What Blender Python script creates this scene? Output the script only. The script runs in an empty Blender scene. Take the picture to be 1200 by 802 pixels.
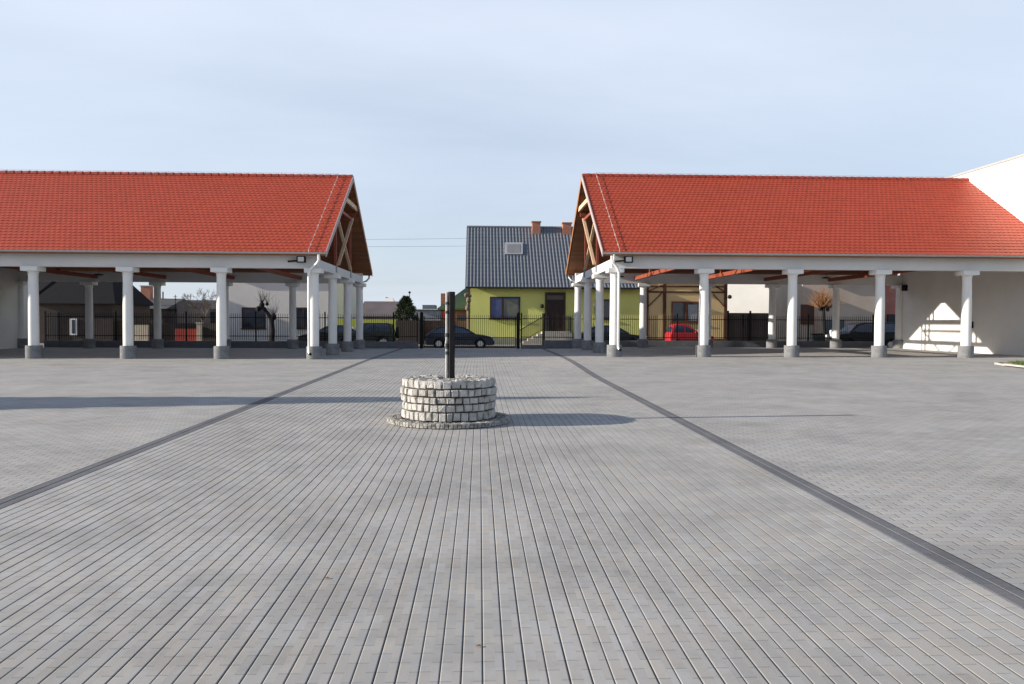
import bpy, bmesh, math, random
from mathutils import Vector, Matrix
random.seed(7)
R = math.radians
S = bpy.context.scene
COL = S.collection
# ------------------------------------------------------------ camera
CAMZ = 1.42
YAW, PITCH, ROLL = R(2.38), R(1.43), R(0.25)
cam = bpy.data.cameras.new("camera"); cam_o = bpy.data.objects.new("camera", cam); COL.objects.link(cam_o)
cam.sensor_width = 36; cam.lens = 36*915/1200; cam.clip_end = 6000; cam.clip_start = 0.05
F_ = Vector((math.sin(YAW)*math.cos(PITCH), math.cos(YAW)*math.cos(PITCH), -math.sin(PITCH)))
R0 = Vector((math.cos(YAW), -math.sin(YAW), 0)); U0 = R0.cross(F_)
Rv = R0*math.cos(ROLL)+U0*math.sin(ROLL); Uv = -R0*math.sin(ROLL)+U0*math.cos(ROLL)
m4 = Matrix((Rv, Uv, -F_)).transposed().to_4x4(); m4.translation = Vector((0, 0, CAMZ))
cam_o.matrix_world = m4
S.camera = cam_o
# ------------------------------------------------------------ sun, sky, exposure
SUN_EL, SUN_TURN = 16.5, 5.6          # height of the sun; its rays run along +X turned this much towards +Y
t = R(SUN_TURN)
ray_dir = Vector((math.cos(t)*math.cos(R(SUN_EL)), math.sin(t)*math.cos(R(SUN_EL)), -math.sin(R(SUN_EL))))
sl = bpy.data.lights.new("sun", 'SUN'); sl.energy = 5.0; sl.angle = R(0.5); sl.color = (1.0, 0.91, 0.78)
so = bpy.data.objects.new("sun", sl); COL.objects.link(so)
so.rotation_euler = ray_dir.to_track_quat('-Z', 'Y').to_euler(); so.location = (-40, -5, 30)
W = bpy.data.worlds.new("World"); S.world = W; W.use_nodes = True
nt = W.node_tree; nt.nodes.clear()
out = nt.nodes.new('ShaderNodeOutputWorld'); bg = nt.nodes.new('ShaderNodeBackground')
sky = nt.nodes.new('ShaderNodeTexSky'); sky.sky_type = 'NISHITA'; sky.sun_disc = False
sky.sun_elevation = R(SUN_EL)
to_sun = -ray_dir
sky.sun_rotation = math.atan2(to_sun.x, to_sun.y)
sky.air_density = 1.0; sky.dust_density = 1.2; sky.ozone_density = 3.0
tc = nt.nodes.new('ShaderNodeTexCoord')
def wn(kind, **kw):
    n = nt.nodes.new(kind)
    for k, v in kw.items(): setattr(n, k, v)
    return n
sep = wn('ShaderNodeSeparateXYZ'); nt.links.new(tc.outputs['Generated'], sep.inputs[0])
dv = wn('ShaderNodeMath', operation='ADD'); dv.inputs[1].default_value = 0.16; nt.links.new(sep.outputs[2], dv.inputs[0])
px_ = wn('ShaderNodeMath', operation='DIVIDE'); nt.links.new(sep.outputs[0], px_.inputs[0]); nt.links.new(dv.outputs[0], px_.inputs[1])
py_ = wn('ShaderNodeMath', operation='DIVIDE'); nt.links.new(sep.outputs[1], py_.inputs[0]); nt.links.new(dv.outputs[0], py_.inputs[1])
cb = wn('ShaderNodeCombineXYZ'); nt.links.new(px_.outputs[0], cb.inputs[0]); nt.links.new(py_.outputs[0], cb.inputs[1])
mp = wn('ShaderNodeMapping'); mp.inputs['Scale'].default_value = (0.22, 0.40, 1); mp.inputs['Rotation'].default_value = (0, 0, R(-50)); mp.inputs['Location'].default_value = (3.1, 1.7, 0)
nt.links.new(cb.outputs[0], mp.inputs[0])
nz = wn('ShaderNodeTexNoise'); nz.inputs['Scale'].default_value = 1.3; nz.inputs['Detail'].default_value = 6; nz.inputs['Roughness'].default_value = 0.55; nz.inputs['Distortion'].default_value = 0.3
nt.links.new(mp.outputs[0], nz.inputs[0])
rp = wn('ShaderNodeValToRGB'); rp.color_ramp.elements[0].position = 0.34; rp.color_ramp.elements[1].position = 0.68
rp.color_ramp.elements[0].color = (0.60, 0.60, 0.60, 1); rp.color_ramp.elements[1].color = (0.88, 0.88, 0.88, 1)
nt.links.new(nz.outputs[0], rp.inputs[0])
mx = wn('ShaderNodeMix', data_type='RGBA')
el = wn('ShaderNodeMapRange', interpolation_type='SMOOTHSTEP'); nt.links.new(sep.outputs[2], el.inputs[0])
el.inputs[1].default_value = 0.34; el.inputs[2].default_value = 0.70; el.inputs[3].default_value = 1.0; el.inputs[4].default_value = 0.08
fm = wn('ShaderNodeMath', operation='MULTIPLY'); nt.links.new(rp.outputs[0], fm.inputs[0]); nt.links.new(el.outputs[0], fm.inputs[1])
nt.links.new(fm.outputs[0], mx.inputs['Factor']); nt.links.new(sky.outputs[0], mx.inputs[6])
mx.inputs[7].default_value = (5.95, 6.6, 7.7, 1)     # thin high cloud
nt.links.new(mx.outputs[2], bg.inputs[0]); bg.inputs[1].default_value = 0.094
nt.links.new(bg.outputs[0], out.inputs[0])
S.view_settings.view_transform = 'Standard'; S.view_settings.look = 'None'; S.view_settings.gamma = 1
S.view_settings.exposure = 0.56; S.view_settings.use_curve_mapping = False
S.cycles.max_bounces = 6
# ------------------------------------------------------------ measuring helper: real position of what the photo shows at x, y when it stands at depth Y
def P(x, y, Y):
    r = F_ + Rv*((x-600)/915) - Uv*((y-401)/915)
    k = Y/r.y
    return Vector((r.x*k, Y, CAMZ+r.z*k))
def PX(x, Y): return P(x, 378, Y).x
def PZ(y, Y, x=600): return P(x, y, Y).z
def g(x, y):                                        # height of the paved ground
    z = -0.0080*max(0.0, 29.0-y)
    a = min(1, max(0, (x+5)/10.5)); b = min(1, max(0, (y-20)/8.0)); c = min(1, max(0, (42.3-y)/3.0))
    if x > 5.5: c = min(1, max(0, (46-y)/3.0))
    return z + 0.12*(a*a*(3-2*a))*(b*b*(3-2*b))*c
# ------------------------------------------------------------ materials
MATS = {}
def mat(name, col, rough=0.8, var=0.12, scale=3.0, bump=0.0, bscale=40.0, metal=0.0, spec=0.4, stretch=(1, 1, 1), col2=None, vr=None, trans=0.0):
    if name in MATS: return MATS[name]
    m = bpy.data.materials.new(name); m.use_nodes = True; n = m.node_tree; b = n.nodes['Principled BSDF']
    b.inputs['Roughness'].default_value = rough; b.inputs['Metallic'].default_value = metal
    b.inputs['Specular IOR Level'].default_value = spec
    tcn = n.nodes.new('ShaderNodeTexCoord'); mpn = n.nodes.new('ShaderNodeMapping'); mpn.inputs['Scale'].default_value = stretch
    n.links.new(tcn.outputs['Object'], mpn.inputs[0])
    no = n.nodes.new('ShaderNodeTexNoise'); no.inputs['Scale'].default_value = scale; no.inputs['Detail'].default_value = 6; no.inputs['Roughness'].default_value = 0.6
    n.links.new(mpn.outputs[0], no.inputs[0])
    ra = n.nodes.new('ShaderNodeValToRGB'); ra.color_ramp.elements[0].position = 0.3; ra.color_ramp.elements[1].position = 0.7
    c2 = col2 or tuple(min(1, c*(1+var)) for c in col); c1 = tuple(c*(1-var) for c in col)
    ra.color_ramp.elements[0].color = (*c1, 1); ra.color_ramp.elements[1].color = (*c2, 1)
    n.links.new(no.outputs[0], ra.inputs[0]); n.links.new(ra.outputs[0], b.inputs['Base Color'])
    if bump:
        n2 = n.nodes.new('ShaderNodeTexNoise'); n2.inputs['Scale'].default_value = bscale; n2.inputs['Detail'].default_value = 5
        n.links.new(mpn.outputs[0], n2.inputs[0])
        bp = n.nodes.new('ShaderNodeBump'); bp.inputs['Strength'].default_value = bump; bp.inputs['Distance'].default_value = 0.02
        n.links.new(n2.outputs[0], bp.inputs['Height']); n.links.new(bp.outputs[0], b.inputs['Normal'])
    if trans: b.inputs['Transmission Weight'].default_value = trans
    MATS[name] = m
    return m
class NG:
    """little helper to write node maths"""
    def __init__(s, m): s.m = m; s.n = m.node_tree
    def _in(s, node, i, v):
        if isinstance(v, (int, float)): node.inputs[i].default_value = v
        elif isinstance(v, tuple): node.inputs[i].default_value = v
        else: s.n.links.new(v, node.inputs[i])
    def math(s, op, a, b=0.0, c=None):
        x = s.n.nodes.new('ShaderNodeMath'); x.operation = op; s._in(x, 0, a); s._in(x, 1, b)
        if c is not None: s._in(x, 2, c)
        return x.outputs[0]
    def mix(s, f, a, b):
        x = s.n.nodes.new('ShaderNodeMix'); x.data_type = 'RGBA'; s._in(x, 0, f); s._in(x, 6, a); s._in(x, 7, b); return x.outputs[2]
    def noise(s, vec, scale, detail=5, rough=0.6):
        x = s.n.nodes.new('ShaderNodeTexNoise'); s.n.links.new(vec, x.inputs[0]); x.inputs['Scale'].default_value = scale; x.inputs['Detail'].default_value = detail; x.inputs['Roughness'].default_value = rough; return x.outputs[0]
    def comb(s, a, b, c=0.0):
        x = s.n.nodes.new('ShaderNodeCombineXYZ'); s._in(x, 0, a); s._in(x, 1, b); s._in(x, 2, c); return x.outputs[0]
    def white(s, vec):
        x = s.n.nodes.new('ShaderNodeTexWhiteNoise'); x.noise_dimensions = '3D'; s.n.links.new(vec, x.inputs[0]); return x.outputs[0]
    def ss(s, v, a, b):
        x = s.n.nodes.new('ShaderNodeMapRange'); x.interpolation_type = 'SMOOTHSTEP'; s._in(x, 0, v); x.inputs[1].default_value = a; x.inputs[2].default_value = b; return x.outputs[0]
def paver_mat(name, base, mode, uw=0.2, vw=0.1, jl=0.008, jc=0.0035, off=(0, 0), amount=1.0):
    """mode 'lane': bricks run along Y, wide joints are real grooves; 'field': bricks run along X, staggered"""
    m = bpy.data.materials.new(name); m.use_nodes = True; G = NG(m); n = m.node_tree; b = n.nodes['Principled BSDF']
    ge = n.nodes.new('ShaderNodeNewGeometry'); sp = n.nodes.new('ShaderNodeSeparateXYZ'); n.links.new(ge.outputs['Position'], sp.inputs[0])
    X = G.math('ADD', sp.outputs[0], 100+off[0]); Y = G.math('ADD', sp.outputs[1], 100+off[1])
    if mode == 'lane': u, v = Y, X
    else: u, v = X, Y
    vv = G.math('DIVIDE', v, vw); row = G.math('FLOOR', vv)
    if mode == 'lane':
        sh = G.math('MULTIPLY', G.math('MODULO', row, 2.0), 0.5)
    else:
        sh = G.math('MULTIPLY', G.math('MODULO', row, 2.0), 0.5)
    uu = G.math('ADD', G.math('DIVIDE', u, uw), sh); cell = G.math('FLOOR', uu)
    fu = G.math('FRACT', uu); fv = G.math('FRACT', vv)
    du = G.math('MULTIPLY', G.math('MINIMUM', fu, G.math('SUBTRACT', 1.0, fu)), uw)
    dvv = G.math('MULTIPLY', G.math('MINIMUM', fv, G.math('SUBTRACT', 1.0, fv)), vw)
    wn1 = G.white(G.comb(row, cell, 0.3))
    wn2 = G.white(G.comb(row, cell, 7.7))
    pos = ge.outputs['Position']
    big = G.noise(pos, 0.45, 6, 0.62); mid = G.noise(pos, 2.4, 5); fine = G.noise(pos, 190, 3)
    # brightness of each brick
    val = G.math('ADD', 0.84, G.math('MULTIPLY', wn1, 0.13))
    stain = G.ss(G.noise(pos, 0.9, 8, 0.72), 0.43, 0.60); wet = G.ss(G.noise(G.comb(G.math('MULTIPLY', sp.outputs[0], 1.0), G.math('MULTIPLY', sp.outputs[1], 1.6), 5.0), 0.55, 7, 0.7), 0.45, 0.60)
    val = G.math('SUBTRACT', G.math('SUBTRACT', val, G.math('MULTIPLY', stain, 0.19)), G.math('MULTIPLY', wet, 0.12))
    val = G.math('ADD', val, G.math('MULTIPLY', big, 0.44)); val = G.math('ADD', val, G.math('MULTIPLY', mid, 0.14)); val = G.math('ADD', val, G.math('MULTIPLY', fine, 0.10))
    eff = G.ss(G.noise(pos, 1.3, 6, 0.7), 0.54, 0.74)      # pale bloom patches
    val = G.math('ADD', val, G.math('MULTIPLY', G.math('MULTIPLY', eff, wn2), 0.22))
    warm = (base[0]*1.04, base[1]*0.99, base[2]*0.93, 1); cool = (base[0]*0.97, base[1]*1.0, base[2]*1.05, 1)
    c = G.mix(G.math('MULTIPLY', G.math('ADD', wn2, big), 0.5), warm, cool)
    vm = n.nodes.new('ShaderNodeVectorMath'); vm.operation = 'SCALE'; n.links.new(c, vm.inputs[0]); n.links.new(val, vm.inputs[3])
    col = vm.outputs[0]
    jw = jc*0.5
    if mode == 'lane':
        jm_u = G.ss(du, jw+0.0015, jw)
        low = G.ss(sp.outputs[2], 0, 1)  # unused
        jointmask = G.math('MULTIPLY', jm_u, 0.42)
        h = G.ss(du, 0.0, 0.007)
    else:
        jm_u = G.math('MULTIPLY', G.ss(du, jl*0.5+0.002, jl*0.5), 0.55)
        jm_v = G.math('MULTIPLY', G.ss(dvv, jw+0.0015, jw), 0.45)
        jointmask = G.math('MAXIMUM', jm_u, jm_v)
        h = G.math('MINIMUM', G.ss(du, 0.001, 0.012), G.math('ADD', 0.45, G.math('MULTIPLY', 0.55, G.ss(dvv, 0.0, 0.006))))
    jc_ = (base[0]*0.30, base[1]*0.29, base[2]*0.28, 1)
    col = G.mix(jointmask, col, jc_)
    n.links.new(col, b.inputs['Base Color']); b.inputs['Roughness'].default_value = 0.82; b.inputs['Specular IOR Level'].default_value = 0.35
    hh = G.math('ADD', h, G.math('MULTIPLY', fine, 0.10)); hh = G.math('ADD', hh, G.math('MULTIPLY', wn1, 0.12))
    bp = n.nodes.new('ShaderNodeBump'); bp.inputs['Strength'].default_value = 0.40*amount; bp.inputs['Distance'].default_value = 0.008
    n.links.new(hh, bp.inputs['Height']); n.links.new(bp.outputs[0], b.inputs['Normal'])
    MATS[name] = m
    return m
def boards_mat(name, col, w=0.14, axis=0, rough=0.6, dark=0.35):
    m = bpy.data.materials.new(name); m.use_nodes = True; G = NG(m); n = m.node_tree; b = n.nodes['Principled BSDF']
    tcn = n.nodes.new('ShaderNodeTexCoord'); sp = n.nodes.new('ShaderNodeSeparateXYZ'); n.links.new(tcn.outputs['Object'], sp.inputs[0])
    a = G.math('DIVIDE', G.math('ADD', sp.outputs[axis], 50), w); cell = G.math('FLOOR', a); f = G.math('FRACT', a)
    wv = G.white(G.comb(cell, 0.0, 0.0))
    mpn = n.nodes.new('ShaderNodeMapping'); st = [6, 6, 6]; 
    for k in range(3):
        if k != axis: st[k] = 0.8
    st[axis] = 25
    mpn.inputs['Scale'].default_value = st; n.links.new(tcn.outputs['Object'], mpn.inputs[0])
    gr = G.noise(mpn.outputs[0], 2.0, 6)
    val = G.math('ADD', 0.55, G.math('ADD', G.math('MULTIPLY', wv, 0.4), G.math('MULTIPLY', gr, 0.45)))
    e = G.math('MINIMUM', f, G.math('SUBTRACT', 1.0, f)); jm = G.ss(e, 0.05, 0.02)
    vm = n.nodes.new('ShaderNodeVectorMath'); vm.operation = 'SCALE'; vm.inputs[0].default_value = col; n.links.new(val, vm.inputs[3])
    c = G.mix(jm, vm.outputs[0], (col[0]*dark, col[1]*dark, col[2]*dark, 1))
    n.links.new(c, b.inputs['Base Color']); b.inputs['Roughness'].default_value = rough
    bp = n.nodes.new('ShaderNodeBump'); bp.inputs['Strength'].default_value = 0.5; bp.inputs['Distance'].default_value = 0.01
    n.links.new(G.ss(e, 0.0, 0.08), bp.inputs['Height']); n.links.new(bp.outputs[0], b.inputs['Normal'])
    MATS[name] = m; return m
def brick_mat(name, c1, c2, mortar, scale=1.0, bw=0.25, rh=0.075):
    m = bpy.data.materials.new(name); m.use_nodes = True; G = NG(m); n = m.node_tree; b = n.nodes['Principled BSDF']
    tcn = n.nodes.new('ShaderNodeTexCoord'); sp = n.nodes.new('ShaderNodeSeparateXYZ'); n.links.new(tcn.outputs['Object'], sp.inputs[0])
    vec = G.comb(G.math('ADD', sp.outputs[0], sp.outputs[1]), sp.outputs[2])
    br = n.nodes.new('ShaderNodeTexBrick'); n.links.new(vec, br.inputs[0]); br.inputs['Scale'].default_value = scale
    br.inputs['Brick Width'].default_value = bw; br.inputs['Row Height'].default_value = rh; br.inputs['Mortar Size'].default_value = 0.008
    br.inputs['Color1'].default_value = (*c1, 1); br.inputs['Color2'].default_value = (*c2, 1); br.inputs['Mortar'].default_value = (*mortar, 1)
    no = G.noise(tcn.outputs['Object'], 1.6)
    vm = n.nodes.new('ShaderNodeVectorMath'); vm.operation = 'SCALE'; n.links.new(br.outputs[0], vm.inputs[0]); n.links.new(G.math('ADD', 0.6, G.math('MULTIPLY', no, 0.8)), vm.inputs[3])
    n.links.new(vm.outputs[0], b.inputs['Base Color']); b.inputs['Roughness'].default_value = 0.9
    MATS[name] = m; return m
def tile_mat(name, col, rough=0.55, vary=0.25):
    m = bpy.data.materials.new(name); m.use_nodes = True; G = NG(m); n = m.node_tree; b = n.nodes['Principled BSDF']
    ge = n.nodes.new('ShaderNodeNewGeometry'); sp = n.nodes.new('ShaderNodeSeparateXYZ'); n.links.new(ge.outputs['Position'], sp.inputs[0])
    wv = G.white(G.comb(G.math('FLOOR', G.math('DIVIDE', sp.outputs[0], 0.2)), G.math('FLOOR', G.math('DIVIDE', sp.outputs[2], 0.165))))
    no = G.noise(ge.outputs['Position'], 0.5, 6); n2 = G.noise(ge.outputs['Position'], 9, 5)
    val = G.math('ADD', 1-vary, G.math('ADD', G.math('MULTIPLY', wv, vary*0.45), G.math('ADD', G.math('MULTIPLY', no, vary*0.8), G.math('MULTIPLY', n2, vary*0.5))))
    vm = n.nodes.new('ShaderNodeVectorMath'); vm.operation = 'SCALE'; vm.inputs[0].default_value = col; n.links.new(val, vm.inputs[3])
    n.links.new(vm.outputs[0], b.inputs['Base Color']); b.inputs['Roughness'].default_value = rough
    MATS[name] = m; return m

M_lane = paver_mat('paving_lane', (0.360, 0.350, 0.334), 'lane', off=(0.12, 0))
M_field = paver_mat('paving_field', (0.360, 0.350, 0.334), 'field')
M_border = paver_mat('paving_border', (0.135, 0.137, 0.147), 'lane', amount=0.8)
M_floor = paver_mat('pavilion_floor', (0.290, 0.280, 0.265), 'field')
M_joint = mat('joint_sand', (0.13, 0.125, 0.115), 0.95, 0.3, 20)
M_white = mat('white_plaster', (0.80, 0.79, 0.77), 0.85, 0.05, 1.2, 0.15, 90)
M_beam = mat('beam_plaster', (0.66, 0.655, 0.645), 0.88, 0.06, 1.0, 0.15, 70)
M_wall = mat('wall_plaster', (0.74, 0.72, 0.69), 0.9, 0.05, 0.8, 0.2, 60)
M_bright = mat('bright_plaster', (0.80, 0.79, 0.765), 0.9, 0.07, 0.5, 0.1, 60)
M_base = mat('column_base_plaster', (0.20, 0.205, 0.215), 0.9, 0.28, 5, 0.5, 160)
M_plinth = mat('plinth_plaster', (0.15, 0.155, 0.17), 0.9, 0.15, 4, 0.3, 80)
M_tile = tile_mat('red_roof_tiles', (0.45, 0.070, 0.031), 0.55, 0.24)
M_ridge = mat('ridge_tiles', (0.33, 0.055, 0.035), 0.6, 0.3, 6)
M_gutter = mat('gutter_metal', (0.50, 0.50, 0.49), 0.4, 0.06, 5, metal=0.4)
M_pipe = mat('downpipe_metal', (0.80, 0.80, 0.80), 0.3, 0.03, 5, metal=0.2)
M_verge = mat('verge_board', (0.42, 0.33, 0.32), 0.6, 0.06, 5)
M_vergewood = mat('verge_wood', (0.36, 0.15, 0.055), 0.6, 0.2, 5)
M_boards = boards_mat('soffit_boards', (0.27, 0.105, 0.038), 0.14, 1)
M_timber = mat('light_timber', (0.66, 0.47, 0.30), 0.65, 0.15, 4, stretch=(1, 1, 6))
M_redwood = mat('stained_timber', (0.27, 0.062, 0.032), 0.6, 0.2, 4, stretch=(4, 0.6, 4))
M_darkwood = mat('dark_post', (0.034, 0.030, 0.030), 0.8, 0.35, 9, 0.5, 40, spec=0.15, stretch=(6, 6, 0.8))
M_steel = mat('galvanised_shoe', (0.22, 0.24, 0.28), 0.45, 0.1, 8, metal=0.5)
M_black = mat('black_iron', (0.007, 0.007, 0.008), 0.6, 0.2, 8, spec=0.2)
M_lampglass = mat('lamp_glass', (0.55, 0.56, 0.55), 0.15, 0.05, 8)
M_wire = mat('bright_wire', (0.75, 0.70, 0.66), 0.35, 0.05, 5, metal=0.5)
M_cobble = mat('granite_cobble', (0.47, 0.455, 0.43), 0.85, 0.32, 9, 0.8, 50)
M_cobble2 = mat('granite_cobble_weathered', (0.36, 0.345, 0.32), 0.9, 0.4, 9, 0.8, 50)
M_mortar = mat('dark_mortar', (0.05, 0.045, 0.04), 0.95, 0.3, 25, 0.7, 80)
M_asphalt = mat('asphalt', (0.085, 0.085, 0.09), 0.9, 0.2, 2, 0.3, 200)
M_kerb = mat('kerb_concrete', (0.42, 0.41, 0.39), 0.9, 0.12, 5, 0.3, 80)
M_ground = mat('soil_and_turf', (0.10, 0.11, 0.055), 0.95, 0.4, 0.25)
M_grass = mat('turf', (0.075, 0.12, 0.03), 0.9, 0.35, 8)
M_sand = mat('sandy_earth', (0.36, 0.28, 0.18), 0.95, 0.2, 6)
M_glass = mat('window_glass', (0.018, 0.02, 0.026), 0.06, 0.4, 0.9, spec=0.7)
M_frame = mat('brown_frame', (0.055, 0.025, 0.016), 0.5, 0.2, 8)
M_curtain = mat('curtain', (0.30, 0.32, 0.34), 0.9, 0.3, 6, stretch=(8, 1, 0.6))

# ------------------------------------------------------------ mesh building
WL = {}
def wl(o): return WL.get(o.name, Vector((0, 0, 0))) if o else Vector((0, 0, 0))
def tag(o, label, cat, group=None, kind=None):
    if label: o['label'] = label
    if cat: o['category'] = cat
    if group: o['group'] = group
    if kind: o['kind'] = kind
    return o
def thing(name, label, cat, loc=(0, 0, 0), group=None):
    o = bpy.data.objects.new(name, None); COL.objects.link(o); o.location = loc; o.empty_display_size = 0.2
    WL[o.name] = Vector(loc)
    return tag(o, label, cat, group)
class MB:
    def __init__(s): s.v = []; s.f = []
    def add(s, vs, fs):
        k = len(s.v); s.v += [Vector(v) for v in vs]; s.f += [tuple(i+k for i in f) for f in fs]; return s
    def box(s, x0, x1, y0, y1, z0, z1):
        x0, x1 = min(x0, x1), max(x0, x1); y0, y1 = min(y0, y1), max(y0, y1); z0, z1 = min(z0, z1), max(z0, z1)
        return s.add([(x0, y0, z0), (x1, y0, z0), (x1, y1, z0), (x0, y1, z0), (x0, y0, z1), (x1, y0, z1), (x1, y1, z1), (x0, y1, z1)],
                     [(0, 3, 2, 1), (4, 5, 6, 7), (0, 1, 5, 4), (1, 2, 6, 5), (2, 3, 7, 6), (3, 0, 4, 7)])
    def prism(s, poly, d, a0, a1):
        """poly of 2D points in the plane across axis d ('x': (y,z), 'y': (x,z), 'z': (x,y))"""
        def mk(p, a): return {'x': (a, p[0], p[1]), 'y': (p[0], a, p[1]), 'z': (p[0], p[1], a)}[d]
        n = len(poly)
        return s.add([mk(p, a0) for p in poly]+[mk(p, a1) for p in poly],
                     [tuple(range(n))[::-1], tuple(range(n, 2*n))]+[(i, (i+1) % n, n+(i+1) % n, n+i) for i in range(n)])
    def beam(s, a, b, w, h, up=(0, 0, 1)):
        a = Vector(a); b = Vector(b); d = (b-a).normalized(); r = d.cross(Vector(up))
        if r.length < 1e-4: r = Vector((1, 0, 0))
        r.normalize(); u = r.cross(d)
        vs = []
        for p in (a, b):
            for i, j in ((-1, -1), (1, -1), (1, 1), (-1, 1)): vs.append(p+r*(i*w/2)+u*(j*h/2))
        return s.add(vs, [(0, 1, 2, 3), (7, 6, 5, 4), (0, 4, 5, 1), (1, 5, 6, 2), (2, 6, 7, 3), (3, 7, 4, 0)])
    def tube(s, pts, r, n=8, cap=True):
        pts = [Vector(p) for p in pts]; rs = r if isinstance(r, (list, tuple)) else [r]*len(pts)
        rings = []; ref = None
        for i, p in enumerate(pts):
            d = (pts[min(i+1, len(pts)-1)]-pts[max(i-1, 0)]).normalized()
            if ref is None:
                ref = d.orthogonal().normalized()
            ref = (ref-d*ref.dot(d))
            if ref.length < 1e-5: ref = d.orthogonal()
            ref.normalize(); bi = d.cross(ref)
            rings.append([p+(ref*math.cos(2*math.pi*k/n)+bi*math.sin(2*math.pi*k/n))*rs[i] for k in range(n)])
        vs = [v for rg in rings for v in rg]; fs = []
        for i in range(len(pts)-1):
            for k in range(n): fs.append((i*n+k, i*n+(k+1) % n, (i+1)*n+(k+1) % n, (i+1)*n+k))
        if cap: fs += [tuple(range(n))[::-1], tuple(range((len(pts)-1)*n, len(pts)*n))]
        return s.add(vs, fs)
    def lathe(s, prof, c=(0, 0, 0), n=28):
        c = Vector(c); vs = []; fs = []
        for (r, z) in prof:
            for k in range(n): a = 2*math.pi*k/n; vs.append(c+Vector((r*math.cos(a), r*math.sin(a), z)))
        for i in range(len(prof)-1):
            for k in range(n): fs.append((i*n+k, i*n+(k+1) % n, (i+1)*n+(k+1) % n, (i+1)*n+k))
        fs += [tuple(range(n))[::-1], tuple(range((len(prof)-1)*n, len(prof)*n))]
        return s.add(vs, fs)
    def build(s, name, m, parent=None, smooth=False, bevel=0, centre=False, keep=False):
        me = bpy.data.meshes.new(name)
        lo = Vector((min(v.x for v in s.v), min(v.y for v in s.v), min(v.z for v in s.v)))
        hi = Vector((max(v.x for v in s.v), max(v.y for v in s.v), max(v.z for v in s.v)))
        o0 = Vector(((lo.x+hi.x)/2, (lo.y+hi.y)/2, lo.z))
        if keep: o0 = wl(parent)
        me.from_pydata([v-o0 for v in s.v], [], s.f); me.update()
        bm = bmesh.new(); bm.from_mesh(me); bmesh.ops.recalc_face_normals(bm, faces=bm.faces); bm.to_mesh(me); bm.free()
        me.materials.append(m)
        if smooth:
            for p in me.polygons: p.use_smooth = True
            if smooth != 'all': me.set_sharp_from_angle(angle=R(40))
        o = bpy.data.objects.new(name, me); COL.objects.link(o)
        o.location = o0-wl(parent); WL[o.name] = o0
        if parent: o.parent = parent
        if bevel:
            md = o.modifiers.new('bevel', 'BEVEL'); md.width = bevel; md.segments = 2; md.limit_method = 'ANGLE'
        return o
def sheet(name, x0, x1, y0, y1, dz, m, step=1.0, label=None):
    b = MB(); nx = max(1, round((x1-x0)/step)); ny = max(1, round((y1-y0)/step)); vs = []; fs = []
    for j in range(ny+1):
        for i in range(nx+1):
            x = x0+(x1-x0)*i/nx; y = y0+(y1-y0)*j/ny; vs.append((x, y, g(x, y)+dz))
    for j in range(ny):
        for i in range(nx): a = j*(nx+1)+i; fs.append((a, a+1, a+nx+2, a+nx+1))
    b.add(vs, fs)
    o = b.build(name, m, smooth=True); o['kind'] = 'structure'
    return o
# ------------------------------------------------------------ ground and paving
XL, XR, BW = -4.05, 3.10, 0.21
# one sheet of ground to the horizon
b = MB(); xs = [-1500, -300, -60, -24, -5, -4, -3, -2, -1, 0, 1, 2, 3, 4, 5, 5.49, 6, 6.6, 24, 60, 300, 1500]; ys = [-60, -20, 0, 10, 20, 22, 24, 26, 28, 29, 32, 43, 44, 46, 60, 100, 300, 800, 2500]
vs = [(x, y, (g(x, y) if y < 43 else (g(x, 43) + (-0.15-g(x, 43))*min(1, (y-43)/1.0))) - 0.03) for y in ys for x in xs]
nx = len(xs); fs = [(j*nx+i, j*nx+i+1, (j+1)*nx+i+1, (j+1)*nx+i) for j in range(len(ys)-1) for i in range(nx-1)]
b.add([(v[0], v[1], v[2]-0.03) for v in vs], fs); o = b.build('ground', M_ground); o['kind'] = 'structure'
# middle lane: every row of pavers is a real raised strip with a real joint beside it
Y0, Y1 = -6.0, 42.2
ysl = [Y0+2*i for i in range(0, 13)]+[19, 20, 21, 22, 23, 24, 25, 26, 27, 28, 29, 30, 33, 36, 39, 39.3, 40.3, 41.3, Y1]
ysl = sorted(set([y for y in ysl if y <= Y1]))
prof = []
x = XL; nrow = round((XR-XL)/0.1)
rw = (XR-XL)/nrow
for i in range(nrow):
    a = XL+i*rw; j = random.uniform(-0.0012, 0.0012); zz = random.uniform(-0.0008, 0.0008)
    prof += [(a, -0.0065), (a+0.0024+j, -0.0065), (a+0.0029+j, -0.0017+zz), (a+0.0075+j, zz), (a+rw-0.0075+j, zz), (a+rw-0.0029+j, -0.0017+zz), (a+rw-0.0024+j, -0.0065)]
prof.append((XR, -0.0065))
b = MB(); n = len(prof); vs = [(p[0], y, g(p[0], y)+p[1]) for y in ysl for p in prof]
fs = [(j*n+i, j*n+i+1, (j+1)*n+i+1, (j+1)*n+i) for j in range(len(ysl)-1) for i in range(n-1)]
b.add(vs, fs); o = b.build('paving', M_lane); o['kind'] = 'structure'
o.data.materials.append(M_joint)
for p in o.data.polygons:
    if (p.index % (n-1)) % 7 in (0, 6, 1, 5) and abs(p.normal.z) < 0.5 or (p.index % (n-1)) % 7 in (0,) or (p.index % (n-1)) % 7 == 6: p.material_index = 1
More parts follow.
